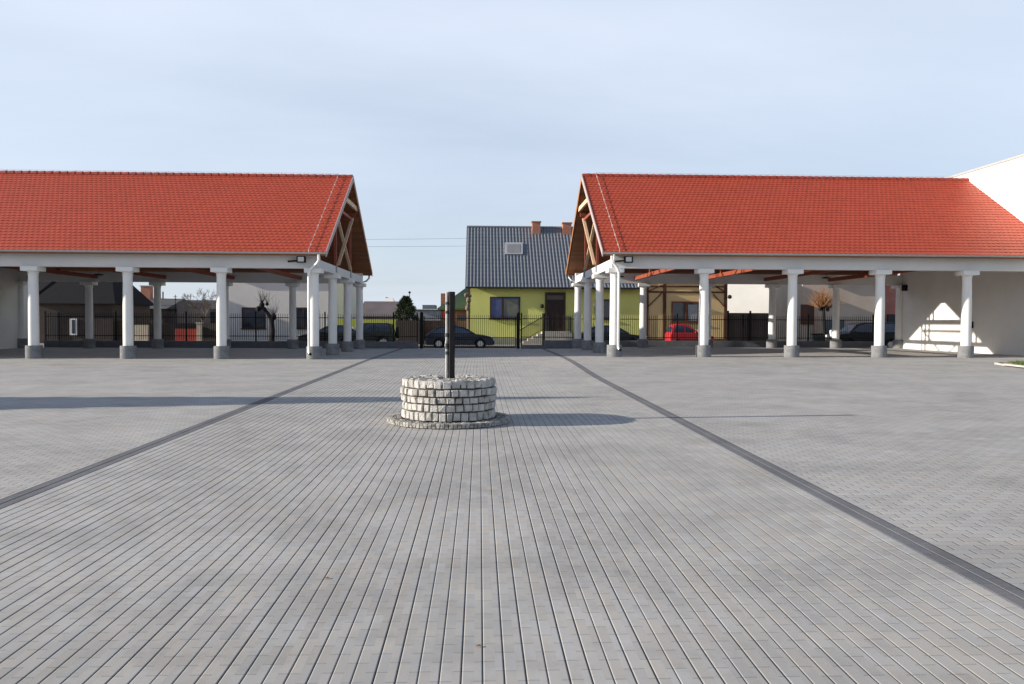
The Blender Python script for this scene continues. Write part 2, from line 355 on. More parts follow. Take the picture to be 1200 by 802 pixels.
for nm, a in (('paving_border', XL-BW), ('paving_border', XR)):
    b = MB(); pr = []
    for i in range(2):
        c = a+i*BW/2; w = BW/2
        pr += [(c, -0.012), (c+0.004, -0.012), (c+0.0046, -0.003), (c+0.009, 0), (c+w-0.009, 0), (c+w-0.0046, -0.003), (c+w-0.004, -0.012)]
    pr.append((a+BW, -0.012)); n2 = len(pr)
    b.add([(p[0], y, g(p[0], y)+p[1]) for y in ysl for p in pr], [(j*n2+i, j*n2+i+1, (j+1)*n2+i+1, (j+1)*n2+i) for j in range(len(ysl)-1) for i in range(n2-1)])
    o = b.build(nm, M_border); o['kind'] = 'structure'
sheet('paving', -32, XL-BW, Y0, 42.2, 0, M_field)
sheet('paving', XR+BW, 22.7, Y0, 42.2, 0, M_field, 0.9)
sheet('paving', 22.7, 40, Y0, 22, 0, M_field)
# street beyond the fence
b = MB(); b.box(-80, 80, 43.6, 47.6, -0.20, -0.11); o = b.build('road', M_asphalt); o['kind'] = 'structure'
b = MB(); b.box(-80, 80, 47.75, 49.9, -0.20, 0.0); o = b.build('pavement', mat('street_pavement', (0.32, 0.31, 0.29), 0.9, 0.15, 3)); o['kind'] = 'structure'
b = MB(); b.box(-80, 80, 47.6, 47.75, -0.20, 0.02); o = b.build('kerb', M_kerb); o['kind'] = 'structure'
b = MB(); b.box(-80, 80, 42.75, 43.6, -0.20, -0.03); o = b.build('pavement', MATS['street_pavement']); o['kind'] = 'structure'
# grass island at the right
gx = 24.0
def island():
    c = P(1163, 426.5, 27.0); pts = [(22.6, 27.4), (19.6, 27.0), (18.1, 26.4), (17.45, 25.7), (17.3, 25.0), (17.2, 23.5), (17.1, 20), (22.6, 20), (22.6, 27.39)]
    z = g(18, 25)+0.03
    b = MB()
    for i in range(len(pts)-2):
        b.beam((*pts[i], z+0.03), (*pts[i+1], z+0.01), 0.07, 0.06)
    b.build('kerb', M_kerb)['kind'] = 'structure'
    b = MB(); b.add([(*p, z+0.03) for p in pts], [tuple(range(len(pts)))]); b.build('earth_bed', M_sand)['kind'] = 'structure'
    b = MB(); rnd = random.Random(3)
    for i in range(12000):
        x = rnd.uniform(17.3, 22.5); y = rnd.uniform(20.1, 26.2)
        if x < 17.75+(y-25)*0.35+0.3*math.sin(y*3): continue
        h = rnd.uniform(0.05, 0.12); a = rnd.uniform(0, 6.28); dx, dy = 0.012*math.cos(a), 0.012*math.sin(a)
        b.add([(x-dx, y-dy, z+0.03), (x+dx, y+dy, z+0.03), (x+dy*2, y+dx*2, z+0.03+h)], [(0, 1, 2)])
    o = b.build('grass', M_grass); o['kind'] = 'stuff'; tag(o, 'short green grass on the kerbed bed at the right edge', 'grass')
island()

# ------------------------------------------------------------ tiled roof surface
def tile_slope(b, x0, x1, yE, zE, yR, zR, rows, tw=0.2, amp=0.011, lip=0.026, samples=4):
    L = math.hypot(yR-yE, zR-zE); dy, dz = (yR-yE)/L, (zR-zE)/L
    ny, nz = -dz*(1 if dy > 0 else -1), abs(dy)
    nx = int(round((x1-x0)/(tw/samples))); st = L/rows
    def pt(x, s, h): return (x, yE+dy*s+ny*h, zE+dz*s+nz*h)
    def wave(x):
        f = (x/tw) % 1.0
        return amp*(0.5-0.5*math.cos(2*math.pi*f))**0.8
    for r_ in range(rows):
        s0 = r_*st; s1 = (r_+1)*st+0.02
        vs = []; fs = []
        for i in range(nx+1):
            x = x0+(x1-x0)*i/nx; xq = x+(tw/2 if (r_ % 2 and tw < 0.21) else 0); w = wave(xq)
            sc = 0.018*math.cos(2*math.pi*(xq/tw))
            vs += [pt(x, s0-0.01+sc, w-0.004), pt(x, s0-0.01+sc, lip+w), pt(x, s1, w+0.004)]
        for i in range(nx):
            a = i*3; fs += [(a, a+3, a+4, a+1), (a+1, a+4, a+5, a+2)]
        b.add(vs, fs)
# ------------------------------------------------------------ column (built once at the origin, then copied)
def column_parts(root, x, y, z, first=[None]):
    if first[0] is None:
        b = MB(); b.lathe([(0.182, 0.44), (0.183, 1.2), (0.178, 2.2), (0.168, 3.10), (0.188, 3.105), (0.188, 3.13), (0.170, 3.135), (0.172, 3.17), (0.205, 3.225), (0.205, 3.238)], n=32)
        sh = b.build('column', M_white, smooth=True, keep=True)
        b = MB(); b.lathe([(0.287, -0.05), (0.287, 0.455), (0.277, 0.465), (0.19, 0.468)], n=32); ba = b.build('base', M_base, smooth=True, keep=True)
        b = MB(); b.box(-0.31, 0.31, -0.31, 0.31, 3.238, 3.41); ca = b.build('capital', M_white, bevel=0.012, keep=True)
        first[0] = (sh, ba, ca)
        parts = first[0]
    else:
        parts = tuple(o.copy() for o in first[0])
        for o in parts: COL.objects.link(o); o.parent = None
    sh, ba, ca = parts
    sh.parent = root; sh.location = Vector((x, y, z))-wl(root); sh.rotation_euler.z = random.uniform(0, 6)*0
    ba.parent = sh; ca.parent = sh; ba.location = (0, 0, 0); ca.location = (0, 0, 0)
def pavilion(gx, d, step, xw, z0, label, floodx, zr=8.10):
    """gx: x of the open gable's columns; d: direction the building runs in; xw: x of the end wall"""
    YF, YB = 29.95, 41.2
    root = thing('market_pavilion', label, 'pavilion', (gx, YF, z0))
    Z = lambda v: z0+v
    for k in range(5): column_parts(root, gx+d*step*k, YF, z0)
    for k in range(6): column_parts(root, gx+d*step*k+(0 if k < 5 else -d*0.02), YB, z0)
    for y in (33.7, 37.45): column_parts(root, gx, y, z0)
    xo = gx-d*0.15
    for ya, yb in ((YF-0.16, YF+0.14), (YB-0.14, YB+0.16)):
        b = MB(); b.box(xo, xw, ya, yb, Z(3.41), Z(3.93)); b.build('beam', M_beam, root, bevel=0.006)
    b = MB(); b.box(xo, xo+d*0.3, YF+0.142, YB-0.142, Z(3.411), Z(3.77)); b.build('beam', M_beam, root, bevel=0.006)
    # roof
    yE, zE, yR, zR = 29.38, Z(3.98), 35.6, Z(zr)
    yE2 = 2*yR-yE; xv = gx-d*0.55; xe = xw+(0 if d > 0 else -0.3)
    lo_, hi_ = min(xv, xe), max(xv, xe)
    b = MB(); tile_slope(b, lo_, hi_, yE, zE, yR, zR, 30); rf = b.build('roof', M_tile, root, smooth='x')
    b = MB(); tile_slope(b, lo_, hi_, yE2, zE, yR, zR, 27, samples=2); b.build('roof', M_tile, root, smooth='x')
    b = MB(); x = lo_
    while x < hi_-0.05:
        l = min(0.36, hi_-x); b.tube([(x, yR, zR+0.0), (x+l, yR, zR+0.012)], [0.105, 0.118], 12); x += 0.33
    b.build('ridge', M_ridge, rf, smooth=True)
    # boards under the tiles, both slopes
    sl = (zR-zE)/(yR-yE); n_ = Vector((0, -sl, 1)).normalized()
    for sgn, ye in ((1, yE), (-1, yE2)):
        pts = [(ye, zE-0.01), (yR, zR-0.01), (yR, zR-0.15), (ye+sgn*0.03, zE-0.13)]
        b = MB(); b.prism(pts, 'x', lo_+0.03, hi_-0.001); b.build('soffit', M_boards, root)
    # verge boards on the open gable
    for sgn, ye, mm in ((1, yE, M_verge), (-1, yE2, M_vergewood)):
        b = MB(); b.prism([(ye-sgn*0.02, zE+0.05), (yR, zR+0.07), (yR, zR-0.20), (ye-sgn*0.02, zE-0.17)], 'x', xv-d*0.002, xv-d*0.035)
        b.build('verge_board', mm, root)
    # rafters
    for sgn, ye in ((1, yE), (-1, yE2)):
        b = MB(); x = gx+d*0.3
        k = 0
        while (xw-x)*d > 0.2:
            a = Vector((x, ye+sgn*0.85, zE+0.85*sl-0.19)); c = Vector((x, yR-sgn*0.03, zR-0.03*sl-0.19)); b.beam(a, c, 0.12, 0.08, up=(1, 0, 0)); x += d*0.87
        b.build('rafters', M_redwood, root)
    # tie beams and purlins
    for k in range(5):
        if k == 4: continue
        x = gx+d*(step*k+step*0.87)
        b = MB(); b.beam((x, YF+0.15, Z(3.66)), (x, YB-0.15, Z(3.66)), 0.15, 0.18); b.build('tie_beam', M_redwood, root)
        
        for yq in (33.7, 37.45): b = MB(); b.beam((x, yq, Z(3.65)), (x, yq, Z(6.40)), 0.12, 0.12); b.build('queen_post', M_redwood, root)
    for y in (33.7, 37.45):
        b = MB(); b.beam((gx-d*0.40, y, Z(6.49)), (xw, y, Z(6.49)), 0.14, 0.18); b.build('purlin', M_redwood, root)
    # open gable framing
    for y in (33.7, 37.45):
        b = MB(); b.box(xo-d*0.02, xo+d*0.08, y-0.05, y+0.05, Z(3.78), Z(6.39)); b.build('post', M_redwood, root)
        b = MB(); b.box(xo-d*0.035, xo-d*0.003, y-0.10, y+0.10, Z(3.50), Z(3.84)); b.build('bracket', M_steel, root)
    xb = xo-d*0.09
    b = MB(); b.beam((xb, 33.72, Z(3.84)), (xb, 37.40, Z(6.30)), 0.07, 0.13, up=(1, 0, 0)); b.build('brace', M_timber, root)
    b = MB(); b.beam((xb+d*0.085, 37.42, Z(3.84)), (xb+d*0.085, 33.72, Z(6.05)), 0.07, 0.12, up=(1, 0, 0)); b.build('brace', M_timber, root)
    b = MB(); b.beam((xb+d*0.04, 33.9, Z(6.24)), (xb+d*0.04, 37.3, Z(6.24)), 0.10, 0.12); b.build('tie', M_redwood, root)
    b = MB(); b.beam((gx-d*0.45, 33.85, Z(6.72)), (gx-d*0.45, 37.35, Z(6.72)), 0.10, 0.20); b.build('collar', M_timber, root)
    # gutters
    for ya in (yE-0.07, yE2+0.07):
        b = MB(); prof = [(ya+0.07*math.cos(a), Z(3.97)+0.07*math.sin(a)) for a in [math.pi+math.pi*i/8 for i in range(9)]]
        prof2 = [(ya+0.062*math.cos(a), Z(3.972)+0.062*math.sin(a)) for a in [math.pi+math.pi*i/8 for i in range(9)]][::-1]
        b.prism(prof+prof2, 'x', lo_, hi_); b.build('gutter', M_gutter, root, smooth=True)
    # downpipes at the gable corner
    xc = gx-d*0.02
    if d < 0:
        pts = [(gx+0.30, yE-0.07, Z(3.90)), (gx+0.32, yE-0.07, Z(3.70)), (gx+0.25, yE-0.03, Z(3.58)), (gx-0.06, YF-0.36, Z(3.36)), (gx-0.12, YF-0.375, Z(3.22)), (gx-0.12, YF-0.355, Z(0.62)), (gx-0.12, YF-0.36, Z(0.26)), (gx-0.07, YF-0.43, Z(0.20))]
    else:
        pts = [(gx-0.16, yE-0.07, Z(3.90)), (gx-0.14, yE-0.07, Z(3.74)), (gx-0.12, YF-0.36, Z(3.60)), (gx+0.04, YF-0.375, Z(3.38)), (gx+0.09, YF-0.375, Z(3.2)), (gx+0.09, YF-0.345, Z(0.62)), (gx+0.09, YF-0.35, Z(0.36)), (gx+0.13, YF-0.42, Z(0.30))]
    b = MB(); b.tube(pts, 0.05, 12); dp = b.build('downpipe', M_pipe, root, smooth=True)
    b = MB(); b.tube([pts[-1], Vector(pts[-1])+Vector((0.03, -0.04, -0.03))], 0.053, 12); b.build('spout', M_black, dp)
    b = MB(); b.tube([(gx-d*0.40, yE2+0.07, Z(3.90)), (gx-d*0.40, yE2+0.05, Z(3.72)), (gx-d*0.30, YB+0.35, Z(3.55)), (gx-d*0.02, YB+0.30, Z(3.45)), (gx-d*0.02, YB+0.30, Z(0.4))], 0.05, 10); b.build('downpipe', M_gutter, root, smooth=True)
    # lightning wire with clips
    xl = gx-d*0.05+d*0.12
    o0 = Vector((xl, yE-0.03, zE+0.10)); o1 = Vector((xl, yR, zR+0.14))
    b = MB(); b.tube([o0+Vector((0, -0.02, -0.2)), o0, o1], 0.008, 6)
    for i in range(9):
        p = o0.lerp(o1, (i+0.5)/9); b.box(p.x-0.02, p.x+0.02, p.y-0.03, p.y+0.03, p.z-0.04, p.z+0.03)
    x = lo_+1.0
    while x < hi_-0.4:
        b.box(x-0.015, x+0.015, yR-0.015, yR+0.015, zR+0.1, zR+0.17); x += 1.0
    b.tube([(xl, yR, zR+0.165), (hi_ if d > 0 else lo_, yR, zR+0.165)], 0.006, 5)
    b.build('lightning_wire', M_wire, root)
    # floodlight on the beam
    fx = floodx; fz = Z(3.72)
    b = MB(); b.box(fx-0.17, fx+0.17, YF-0.48, YF-0.36, fz-0.12, fz+0.12); fl = b.build('floodlight', M_black, root, bevel=0.02)
    b = MB(); b.box(fx-0.11, fx+0.11, YF-0.493, YF-0.482, fz-0.08, fz+0.09); b.build('lens', M_lampglass, fl)
    b = MB(); b.beam((fx, YF-0.36, fz), (fx+d*(-0.0), YF-0.16, fz+0.02), 0.05, 0.05); b.beam((fx-0.55, YF-0.19, fz-0.06), (fx-0.05, YF-0.22, fz-0.02), 0.05, 0.06); b.build('arm', M_black, fl)
    # small round ceiling lamps under the roof
    for k in (0, 3):
        x = gx+d*(step*k+step*0.5)
        b = MB(); b.lathe([(0.0, 0), (0.22, 0.0), (0.23, 0.03), (0.1, 0.06)], (x, 38.6, Z(3.60)), 14); b.build('hanging_lamp', M_black, root, smooth=True)
        b = MB(); b.beam((x, 38.6, Z(3.66)), (x, 38.6, Z(5.9)), 0.012, 0.012); b.build('lamp_cord', M_black, root)
    return root
pl = pavilion(-6.28, -1, 3.465, -23.6, 0.02, 'long open pavilion with red tiled roof and white columns, left of the well', PX(353, 29.5), 7.90)
# end wall of the left pavilion, lengthened at the back to shade the plinth
yE, yR = 29.5, 35.6; sl = (8.10-3.98)/6.22
b = MB(); b.prism([(29.55, -0.05), (42.35, -0.05), (42.35, 3.5), (41.7, 3.96), (35.6, 7.74), (29.55, 3.98)], 'x', -23.602, -23.9); b.build('end_wall', M_wall, pl)
pr_ = pavilion(5.20, 1, 3.48, 22.66, 0.11, 'long open red roofed pavilion whose roof runs into the tall white building', PX(736, 29.5), 8.00)
# ------------------------------------------------------------ white building at the right (its wall closes the right pavilion)
XWB = 22.68
wb = thing('white_building', 'tall plain white building, its sunlit wall rising past the end of the red roof', 'building', (XWB+6, 36, 0.1))
zt1 = P(1200, 185.5, 32.0); 
def topz(x, y):
    # height of the wall seen at pixel (x, y), on the plane X = XWB
    r = F_ + Rv*((x-600)/915) - Uv*((y-401)/915); k = XWB/r.x; return r.y*k, CAMZ+r.z*k
ya, za = topz(1200, 185.5); yb, zb = topz(1114, 211)
sl_ = (za-zb)/(ya-yb)
def zat(y): return za+0.08+sl_*(y-ya)
b = MB(); b.prism([(28.9, 0), (41.35, 0), (41.35, zat(41.35)), (28.9, zat(28.9))], 'x', XWB, XWB+12); b.build('wall', M_bright, wb)
b = MB(); b.prism([(28.75, zat(28.75)+0.002), (41.45, zat(41.45)+0.002), (41.45, zat(41.45)+0.09), (28.75, zat(28.75)+0.09)], 'x', XWB-0.06, XWB+12.1); b.build('roof_edge', M_gutter, wb)
b = MB(); p = topz(1139, 379); b.box(XWB-0.10, XWB-0.002, p[0]-0.12, p[0]+0.12, 1.25, 1.55); b.build('wall_box', M_black, wb)
b = MB(); p = topz(1062, 328); b.box(XWB-0.16, XWB-0.002, p[0]-0.15, p[0]+0.15, 3.2, 3.5); b.build('wall_box', M_black, wb)
b = MB(); b.box(XWB-0.06, XWB-0.002, 29.2, 29.6, 0.05, 3.5); b.build('pilaster', M_white, wb)
# ------------------------------------------------------------ unseen wing and wall added left of the frame to cast shadows into the yard
b = MB(); b.prism([(-14, -0.4), (0.55, -0.4), (0.55, 6.6), (-6, 8.6), (-14, 6.6)], 'x', -25.2, -36)
tag(b.build('shadow_wing', M_wall), 'unseen plain plastered wing added left of the yard to cast its shadow', 'building')
b = MB(); b.prism([(24.6, -0.1), (29.2, -0.1), (29.2, 3.0), (25.2, 1.2), (24.6, 0.9)], 'x', -26.6, -26.9)  # added out of view, raked top shapes the shadow by the first column
tag(b.build('garden_wall', M_wall), 'unseen wall added beside the left pavilion, its top sloped to shape a shadow', 'wall')
# ------------------------------------------------------------ the well
WX, WY = PX(526.5, 12.3), 12.3
wz = g(0, WY)
well = thing('stone_well', 'round well of grey granite cobblestones standing in the middle of the paved yard', 'well', (WX, WY, wz))
def cobble(b, c, r, u, n_, w, h, t_, rnd):
    """block with chamfered, uneven front; u right, r up, n_ outward"""
    pts = []; jit = lambda s: rnd.uniform(-s, s)
    vs = []
    cw = [(-1, -1), (1, -1), (1, 1), (-1, 1)]
    cor = [(a*w/2*(1+jit(0.09)), bb*h/2*(1+jit(0.10))) for a, bb in cw]
    for (a, bb) in cor: vs.append(c+u*a+r*bb-n_*t_*0.6)
    for (a, bb) in cor: vs.append(c+u*a+r*bb+n_*(t_*0.10+jit(0.004)))
    for (a, bb) in cor: vs.append(c+u*a*0.80+r*bb*0.80+n_*(t_*0.27+jit(0.006)))
    fs = [(0, 3, 2, 1)]
    for k in range(4):
        fs.append((k, (k+1) % 4, 4+(k+1) % 4, 4+k)); fs.append((4+k, 4+(k+1) % 4, 8+(k+1) % 4, 8+k))
    fs.append((8, 9, 10, 11))
    b.add(vs, fs)
def stones_two(b, b2, name, m1, m2, parent):
    k = len(b.f); b.add(b2.v, b2.f); o = b.build(name, m1, parent); o.data.materials.append(m2)
    for p in o.data.polygons:
        if p.index >= k: p.material_index = 1
rnd = random.Random(11)
Rw, H = 0.74, 0.70
b = MB(); b.lathe([(Rw-0.045, 0.0), (Rw-0.045, H-0.03), (0.0, H-0.028)], (WX, WY, wz+0.0), 48); b.build('core', M_mortar, well)
b = MB(); b2 = MB(); up = Vector((0, 0, 1))
zc = 0.065
hs = [0.142, 0.122, 0.105, 0.118, 0.128]
for row, hh in enumerate(hs):
    a = rnd.uniform(0, 1); end = a+2*math.pi; rr = Rw-0.035+(0.004, -0.002, 0.010, 0.018, -0.008)[row]
    angs = []
    while a < end-0.06:
        w = rnd.uniform(0.100, 0.155)/Rw
        if a+w > end: w = end-a
        angs.append((a+w/2, w)); a += w
    for am, w in angs:
        nn = Vector((math.cos(am), math.sin(am), 0)); u = Vector((-nn.y, nn.x, 0)); tl = rnd.uniform(-0.08, 0.08)
        c = Vector((WX, WY, wz+zc+hh/2+rnd.uniform(-0.004, 0.004)))+nn*(rr+rnd.uniform(-0.010, 0.012))
        (b if rnd.random() < 0.8 else b2) and cobble(b if rnd.random() < 0.8 else b2, c, (up+u*tl).normalized(), u, nn, w*Rw-0.021, (hh-0.017)*rnd.uniform(0.93, 1.03), 0.09, rnd)
    zc += hh
# capping
for rr, nn_ in ((0.66, 33), (0.57, 28), (0.455, 23), (0.34, 17), (0.225, 11)):
    for k in range(nn_):
        am = 2*math.pi*(k+rnd.uniform(-0.15, 0.15))/nn_; rad = Vector((math.cos(am), math.sin(am), 0)); u = Vector((-rad.y, rad.x, 0))
        cobble(b2 if rnd.random() < 0.75 else b, Vector((WX, WY, wz+H-0.036+rnd.uniform(-0.006, 0.006)))+rad*rr, rad, u, up, 2*math.pi*rr/nn_-0.015, 0.098, 0.07, rnd)
stones_two(b, b2, 'stonework', M_cobble, M_cobble2, well)
Rr = 0.985
b = MB(); b.lathe([(Rr-0.05, -0.02), (Rr-0.05, 0.055), (0.5, 0.058)], (WX, WY, wz), 64); foot = b.build('footing', M_mortar, well)
b = MB(); b2 = MB()
n1 = 96
for k in range(n1):
    am = 2*math.pi*k/n1; nn = Vector((math.cos(am), math.sin(am), 0)); u = Vector((-nn.y, nn.x, 0))
    c = Vector((WX, WY, wz+0.037))+nn*(Rr-0.045+rnd.uniform(-0.004, 0.004)); cobble(b, c, up, u, nn, 2*math.pi*Rr/n1-0.008, 0.072, 0.09, rnd)
    cobble(b if k % 3 else b2, Vector((WX, WY, wz+0.062))+nn*(Rr-0.055), nn, u, up, 2*math.pi*Rr/n1-0.009, 0.08, 0.04, rnd)
for rr, n1 in ((0.855, 78), (0.78, 70)):
    for k in range(n1):
        am = 2*math.pi*(k+rnd.uniform(-.2, .2))/n1; nn = Vector((math.cos(am), math.sin(am), 0)); u = Vector((-nn.y, nn.x, 0))
        cobble(b if k % 5 < 2 else b2, Vector((WX, WY, wz+0.058+rnd.uniform(-0.004, 0.004)))+nn*rr, nn, u, up, 2*math.pi*rr/n1-0.010, 0.066, 0.04, rnd)
stones_two(b, b2, 'stones', M_cobble2, mat('granite_cobble_dark', (0.21, 0.20, 0.185), 0.9, 0.4, 9, 0.8, 50), foot)
# wooden post in the well
post = thing('wooden_post', 'dark square wooden post rising from the middle of the cobblestone well', 'post', (WX+0.03, WY+0.02, wz+H-0.02))
px0, py0, pz0, pz1 = WX+0.03, WY+0.02, wz+H-0.05, PZ(342, 12.3, 529)
b = MB(); rndp = random.Random(2); lv = []
a0 = R(24)
for i in range(15):
    z = pz0+(pz1-pz0)*i/14; w = 0.046+rndp.uniform(-0.002, 0.002); ox, oy = rndp.uniform(-0.003, 0.003), rndp.uniform(-0.003, 0.003)
    lv.append([(px0+ox+w*math.sqrt(2)*math.cos(a0+math.pi/4+k*math.pi/2), py0+oy+w*math.sqrt(2)*math.sin(a0+math.pi/4+k*math.pi/2), z) for k in range(4)])
vs = [v for l in lv for v in l]; fs = [(0, 3, 2, 1), tuple(range(len(vs)-4, len(vs)))]
for i in range(14):
    for k in range(4): fs.append((i*4+k, i*4+(k+1) % 4, i*4+4+(k+1) % 4, i*4+4+k))
b.add(vs, fs); b.build('beam', M_darkwood, post, bevel=0.008)
qx, qy = px0-0.072, py0-0.028
b = MB(); b.tube([(qx, qy, pz0), (qx, qy, PZ(410, 12.3)), (qx-0.012, qy, PZ(405, 12.3)), (qx, qy, PZ(399, 12.3)), (qx, qy, pz1-0.01)], 0.017, 10); b.build('pipe', mat('pale_pipe', (0.50, 0.48, 0.46), 0.5, 0.25, 12), post, smooth=True)
b = MB()
for yy, hh_ in ((356, 1.5), (366.5, 1.5), (393, 2.2), (406, 3.0), (414, 1.8)): b.tube([(qx, qy, PZ(yy+hh_, 12.3)), (qx, qy, PZ(yy-hh_, 12.3))], 0.026, 10)
b.build('clamps', mat('old_zinc', (0.07, 0.10, 0.09), 0.6, 0.3, 10, metal=0.3), post)
# ------------------------------------------------------------ iron fence and gate
YFN = 42.5
def pickets(b, x0, x1, z0, z1, y=YFN, pitch=0.115, rails=()):
    n = max(1, round((x1-x0)/pitch)); 
    for i in range(1, n):
        x = x0+(x1-x0)*i/n; b.box(x-0.010, x+0.010, y-0.010, y+0.010, z0, z1); b.add([(x-0.012, y-0.012, z1), (x+0.012, y-0.012, z1), (x+0.012, y+0.012, z1), (x-0.012, y+0.012, z1), (x, y, z1+0.06)], [(0, 1, 4), (1, 2, 4), (2, 3, 4), (3, 0, 4)])
    for zr in rails: b.box(x0, x1, y-0.020, y+0.020, zr-0.02, zr+0.02)
def fence(xs, ztop_plinth, label, pl_label, zb=-0.05, gate_left=False):
    f = thing('iron_fence', label, 'fence', ((xs[0]+xs[-1])/2, YFN, ztop_plinth))
    for i in range(len(xs)-1):
        b = MB(); pickets(b, xs[i]+0.03, xs[i+1]-0.03, ztop_plinth+0.05, 1.80, rails=(0.63, 1.63)); b.build('panel', M_black, f)
    for x in xs:
        b = MB(); b.box(x-0.035, x+0.035, YFN-0.035, YFN+0.035, ztop_plinth, 1.90); b.add([(x-0.04, YFN-0.04, 1.90), (x+0.04, YFN-0.04, 1.90), (x+0.04, YFN+0.04, 1.90), (x-0.04, YFN+0.04, 1.90), (x, YFN, 1.98)], [(0, 1, 4), (1, 2, 4), (2, 3, 4), (3, 0, 4)])
        b.build('post', M_black, f)
    b = MB(); b.box(xs[0]-0.03, xs[-1]+0.05, YFN-0.12, YFN+0.12, zb-0.1, ztop_plinth)
    tag(b.build('plinth_wall', M_plinth, bevel=0.01), pl_label, 'wall')
fence([-4.65-3.68*k for k in range(5, -1, -1)]+[-3.38], 0.36, 'black iron picket fence behind the left pavilion, left of the gate', 'low grey plinth wall under the iron fence left of the gate')
fence([2.28, 3.45], 0.20, 'short black iron fence section right beside the gate, in front of the house steps', 'lowest grey plinth wall, right beside the gate')
fence([3.45+0.08+3.66*k for k in range(0, 6)], 0.46, 'black iron picket fence behind the right pavilion', 'low grey plinth wall under the iron fence behind the right pavilion')
gt = thing('iron_gate', 'wide black iron sliding gate with slim pickets in front of the blue car', 'gate', (-0.5, YFN, 0))
b = MB(); pickets(b, -3.03, 1.98, 0.08, 1.78, rails=(0.10, 0.60, 1.63)); b.box(-3.03, -2.98, YFN-0.03, YFN+0.03, 0.06, 1.75); b.box(1.93, 1.98, YFN-0.03, YFN+0.03, 0.06, 1.75); b.box(-3.03, 1.98, YFN-0.03, YFN+0.03, 0.05, 0.12); b.build('leaf', M_black, gt)
for x, lab in ((-3.14, 'thick black gate post at the left end of the sliding gate'), (2.10, 'thick black gate post at the right end of the sliding gate')):
    b = MB(); b.box(x-0.09, x+0.09, YFN-0.09, YFN+0.09, -0.05, 1.92); b.lathe([(0.06, 1.92), (0.06, 1.95), (0.02, 1.99)], (x, YFN, 0), 10); tag(b.build('gate_post', M_black), lab, 'gate post', 'posts of the sliding gate')
# ------------------------------------------------------------ windows / doors on walls facing the yard
def window(parent, x0, x1, y0, y1, Y, panes=2, frame=M_frame, glass=M_glass, split=None, lefty=None, curt=None):
    """pixel box on the wall plane at depth Y"""
    X0, X1 = PX(x0, Y), PX(x1, Y); Z1, Z0 = PZ(y0, Y, (x0+x1)/2), PZ(y1, Y, (x0+x1)/2)
    fw = 0.09
    b = MB(); b.box(X0, X1, Y-0.05, Y-0.003, Z0, Z0+fw); b.box(X0, X1, Y-0.05, Y-0.003, Z1-fw, Z1); b.box(X0, X0+fw, Y-0.049, Y-0.003, Z0+fw, Z1-fw); b.box(X1-fw, X1, Y-0.049, Y-0.003, Z0+fw, Z1-fw)
    for k in range(1, panes):
        xm = X0+(X1-X0)*(split if split else k/panes); b.box(xm-0.06, xm+0.06, Y-0.048, Y-0.003, Z0+fw, Z1-fw)
    w = b.build('window', frame, parent)
    b = MB(); b.box(X0+fw, X1-fw, Y-0.02, Y-0.012, Z0+fw, Z1-fw); b.build('pane', glass, w)
    b = MB(); b.box(X0-0.05, X1+0.05, Y-0.12, Y-0.052, Z0-0.05, Z0-0.001); b.build('sill', frame, w)
    return w
# ------------------------------------------------------------ lime-green house
YH = 50.0
M_lime = mat('lime_render', (0.67, 0.69, 0.21), 0.9, 0.07, 0.8, 0.15, 60)
M_dtile = tile_mat('dark_metal_tiles', (0.165, 0.18, 0.20), 0.34, 0.22)
M_brick = brick_mat('red_brick', (0.42, 0.13, 0.07), (0.34, 0.10, 0.06), (0.40, 0.34, 0.28))
xa, xb_ = PX(551, YH), PX(749.5, YH)
house = thing('lime_green_house', 'lime green house with a dark ribbed roof and two brick chimneys beyond the gate', 'house', ((xa+xb_)/2, YH, 0))
zEv = PZ(337.5, YH-0.35, 600)
b = MB(); b.box(xa, xb_, YH, YH+9.5, -0.1, zEv+0.1); wall_ = b.build('wall', M_lime, house)
b = MB(); b.prism([(YH+0.02, zEv+0.1), (YH+9.48, zEv+0.1), (YH+4.75, zEv+4.35)], 'x', xa+0.02, xb_-0.02); b.build('gable', M_lime, house)
YRg = YH+4.75; zRg = PZ(267.5, YRg, 600)
b = MB(); tile_slope(b, PX(545.5, YH-0.4), xb_+0.15, YH-0.4, zEv, YRg, zRg, 16, tw=0.22, amp=0.065, lip=0.02, samples=6)
hroof = b.build('roof', M_dtile, house, smooth='x')
b = MB(); tile_slope(b, PX(545.5, YH-0.4), xb_+0.15, YH+9.9, zEv, YRg, zRg, 16, tw=0.22, amp=0.065, lip=0.02, samples=2); b.build('roof', M_dtile, house, smooth='x')
b = MB(); b.prism([(YH-0.42, zEv-0.12), (YH-0.42, zEv+0.03), (YRg, zRg+0.05), (YH+9.92, zEv+0.03), (YH+9.92, zEv-0.12), (YRg, zRg-0.12)], 'x', PX(545.5, YH-0.4)-0.03, PX(545.5, YH-0.4)+0.02); b.build('verge', M_dtile, house)
b = MB(); b.tube([(PX(545.5, YH-0.4), YH-0.5, zEv+0.0), (xb_+0.15, YH-0.5, zEv)], 0.06, 8); b.build('gutter', mat('dark_gutter', (0.03, 0.03, 0.035), 0.4, 0.1), house)
b = MB(); b.tube([(PX(545.5, YH-0.4), YRg, zRg+0.05), (xb_+0.15, YRg, zRg+0.05)], 0.10, 8); b.build('ridge', M_dtile, house)
for x0, x1, y0, yy in ((623, 632.5, 260, YRg-0.4), (658.5, 668.5, 261, YRg-0.4)):
    b = MB(); zt = PZ(y0, yy, 640); X0, X1 = PX(x0, yy), PX(x1, yy); b.box(X0, X1, yy-0.25, yy+0.3, zRg-0.9, zt-0.08); c = b.build('chimney', M_brick, hroof)
    b = MB(); b.box(X0-0.05, X1+0.05, yy-0.30, yy+0.35, zt-0.079, zt); b.build('cap', mat('chimney_cap', (0.40, 0.16, 0.09), 0.9), c)
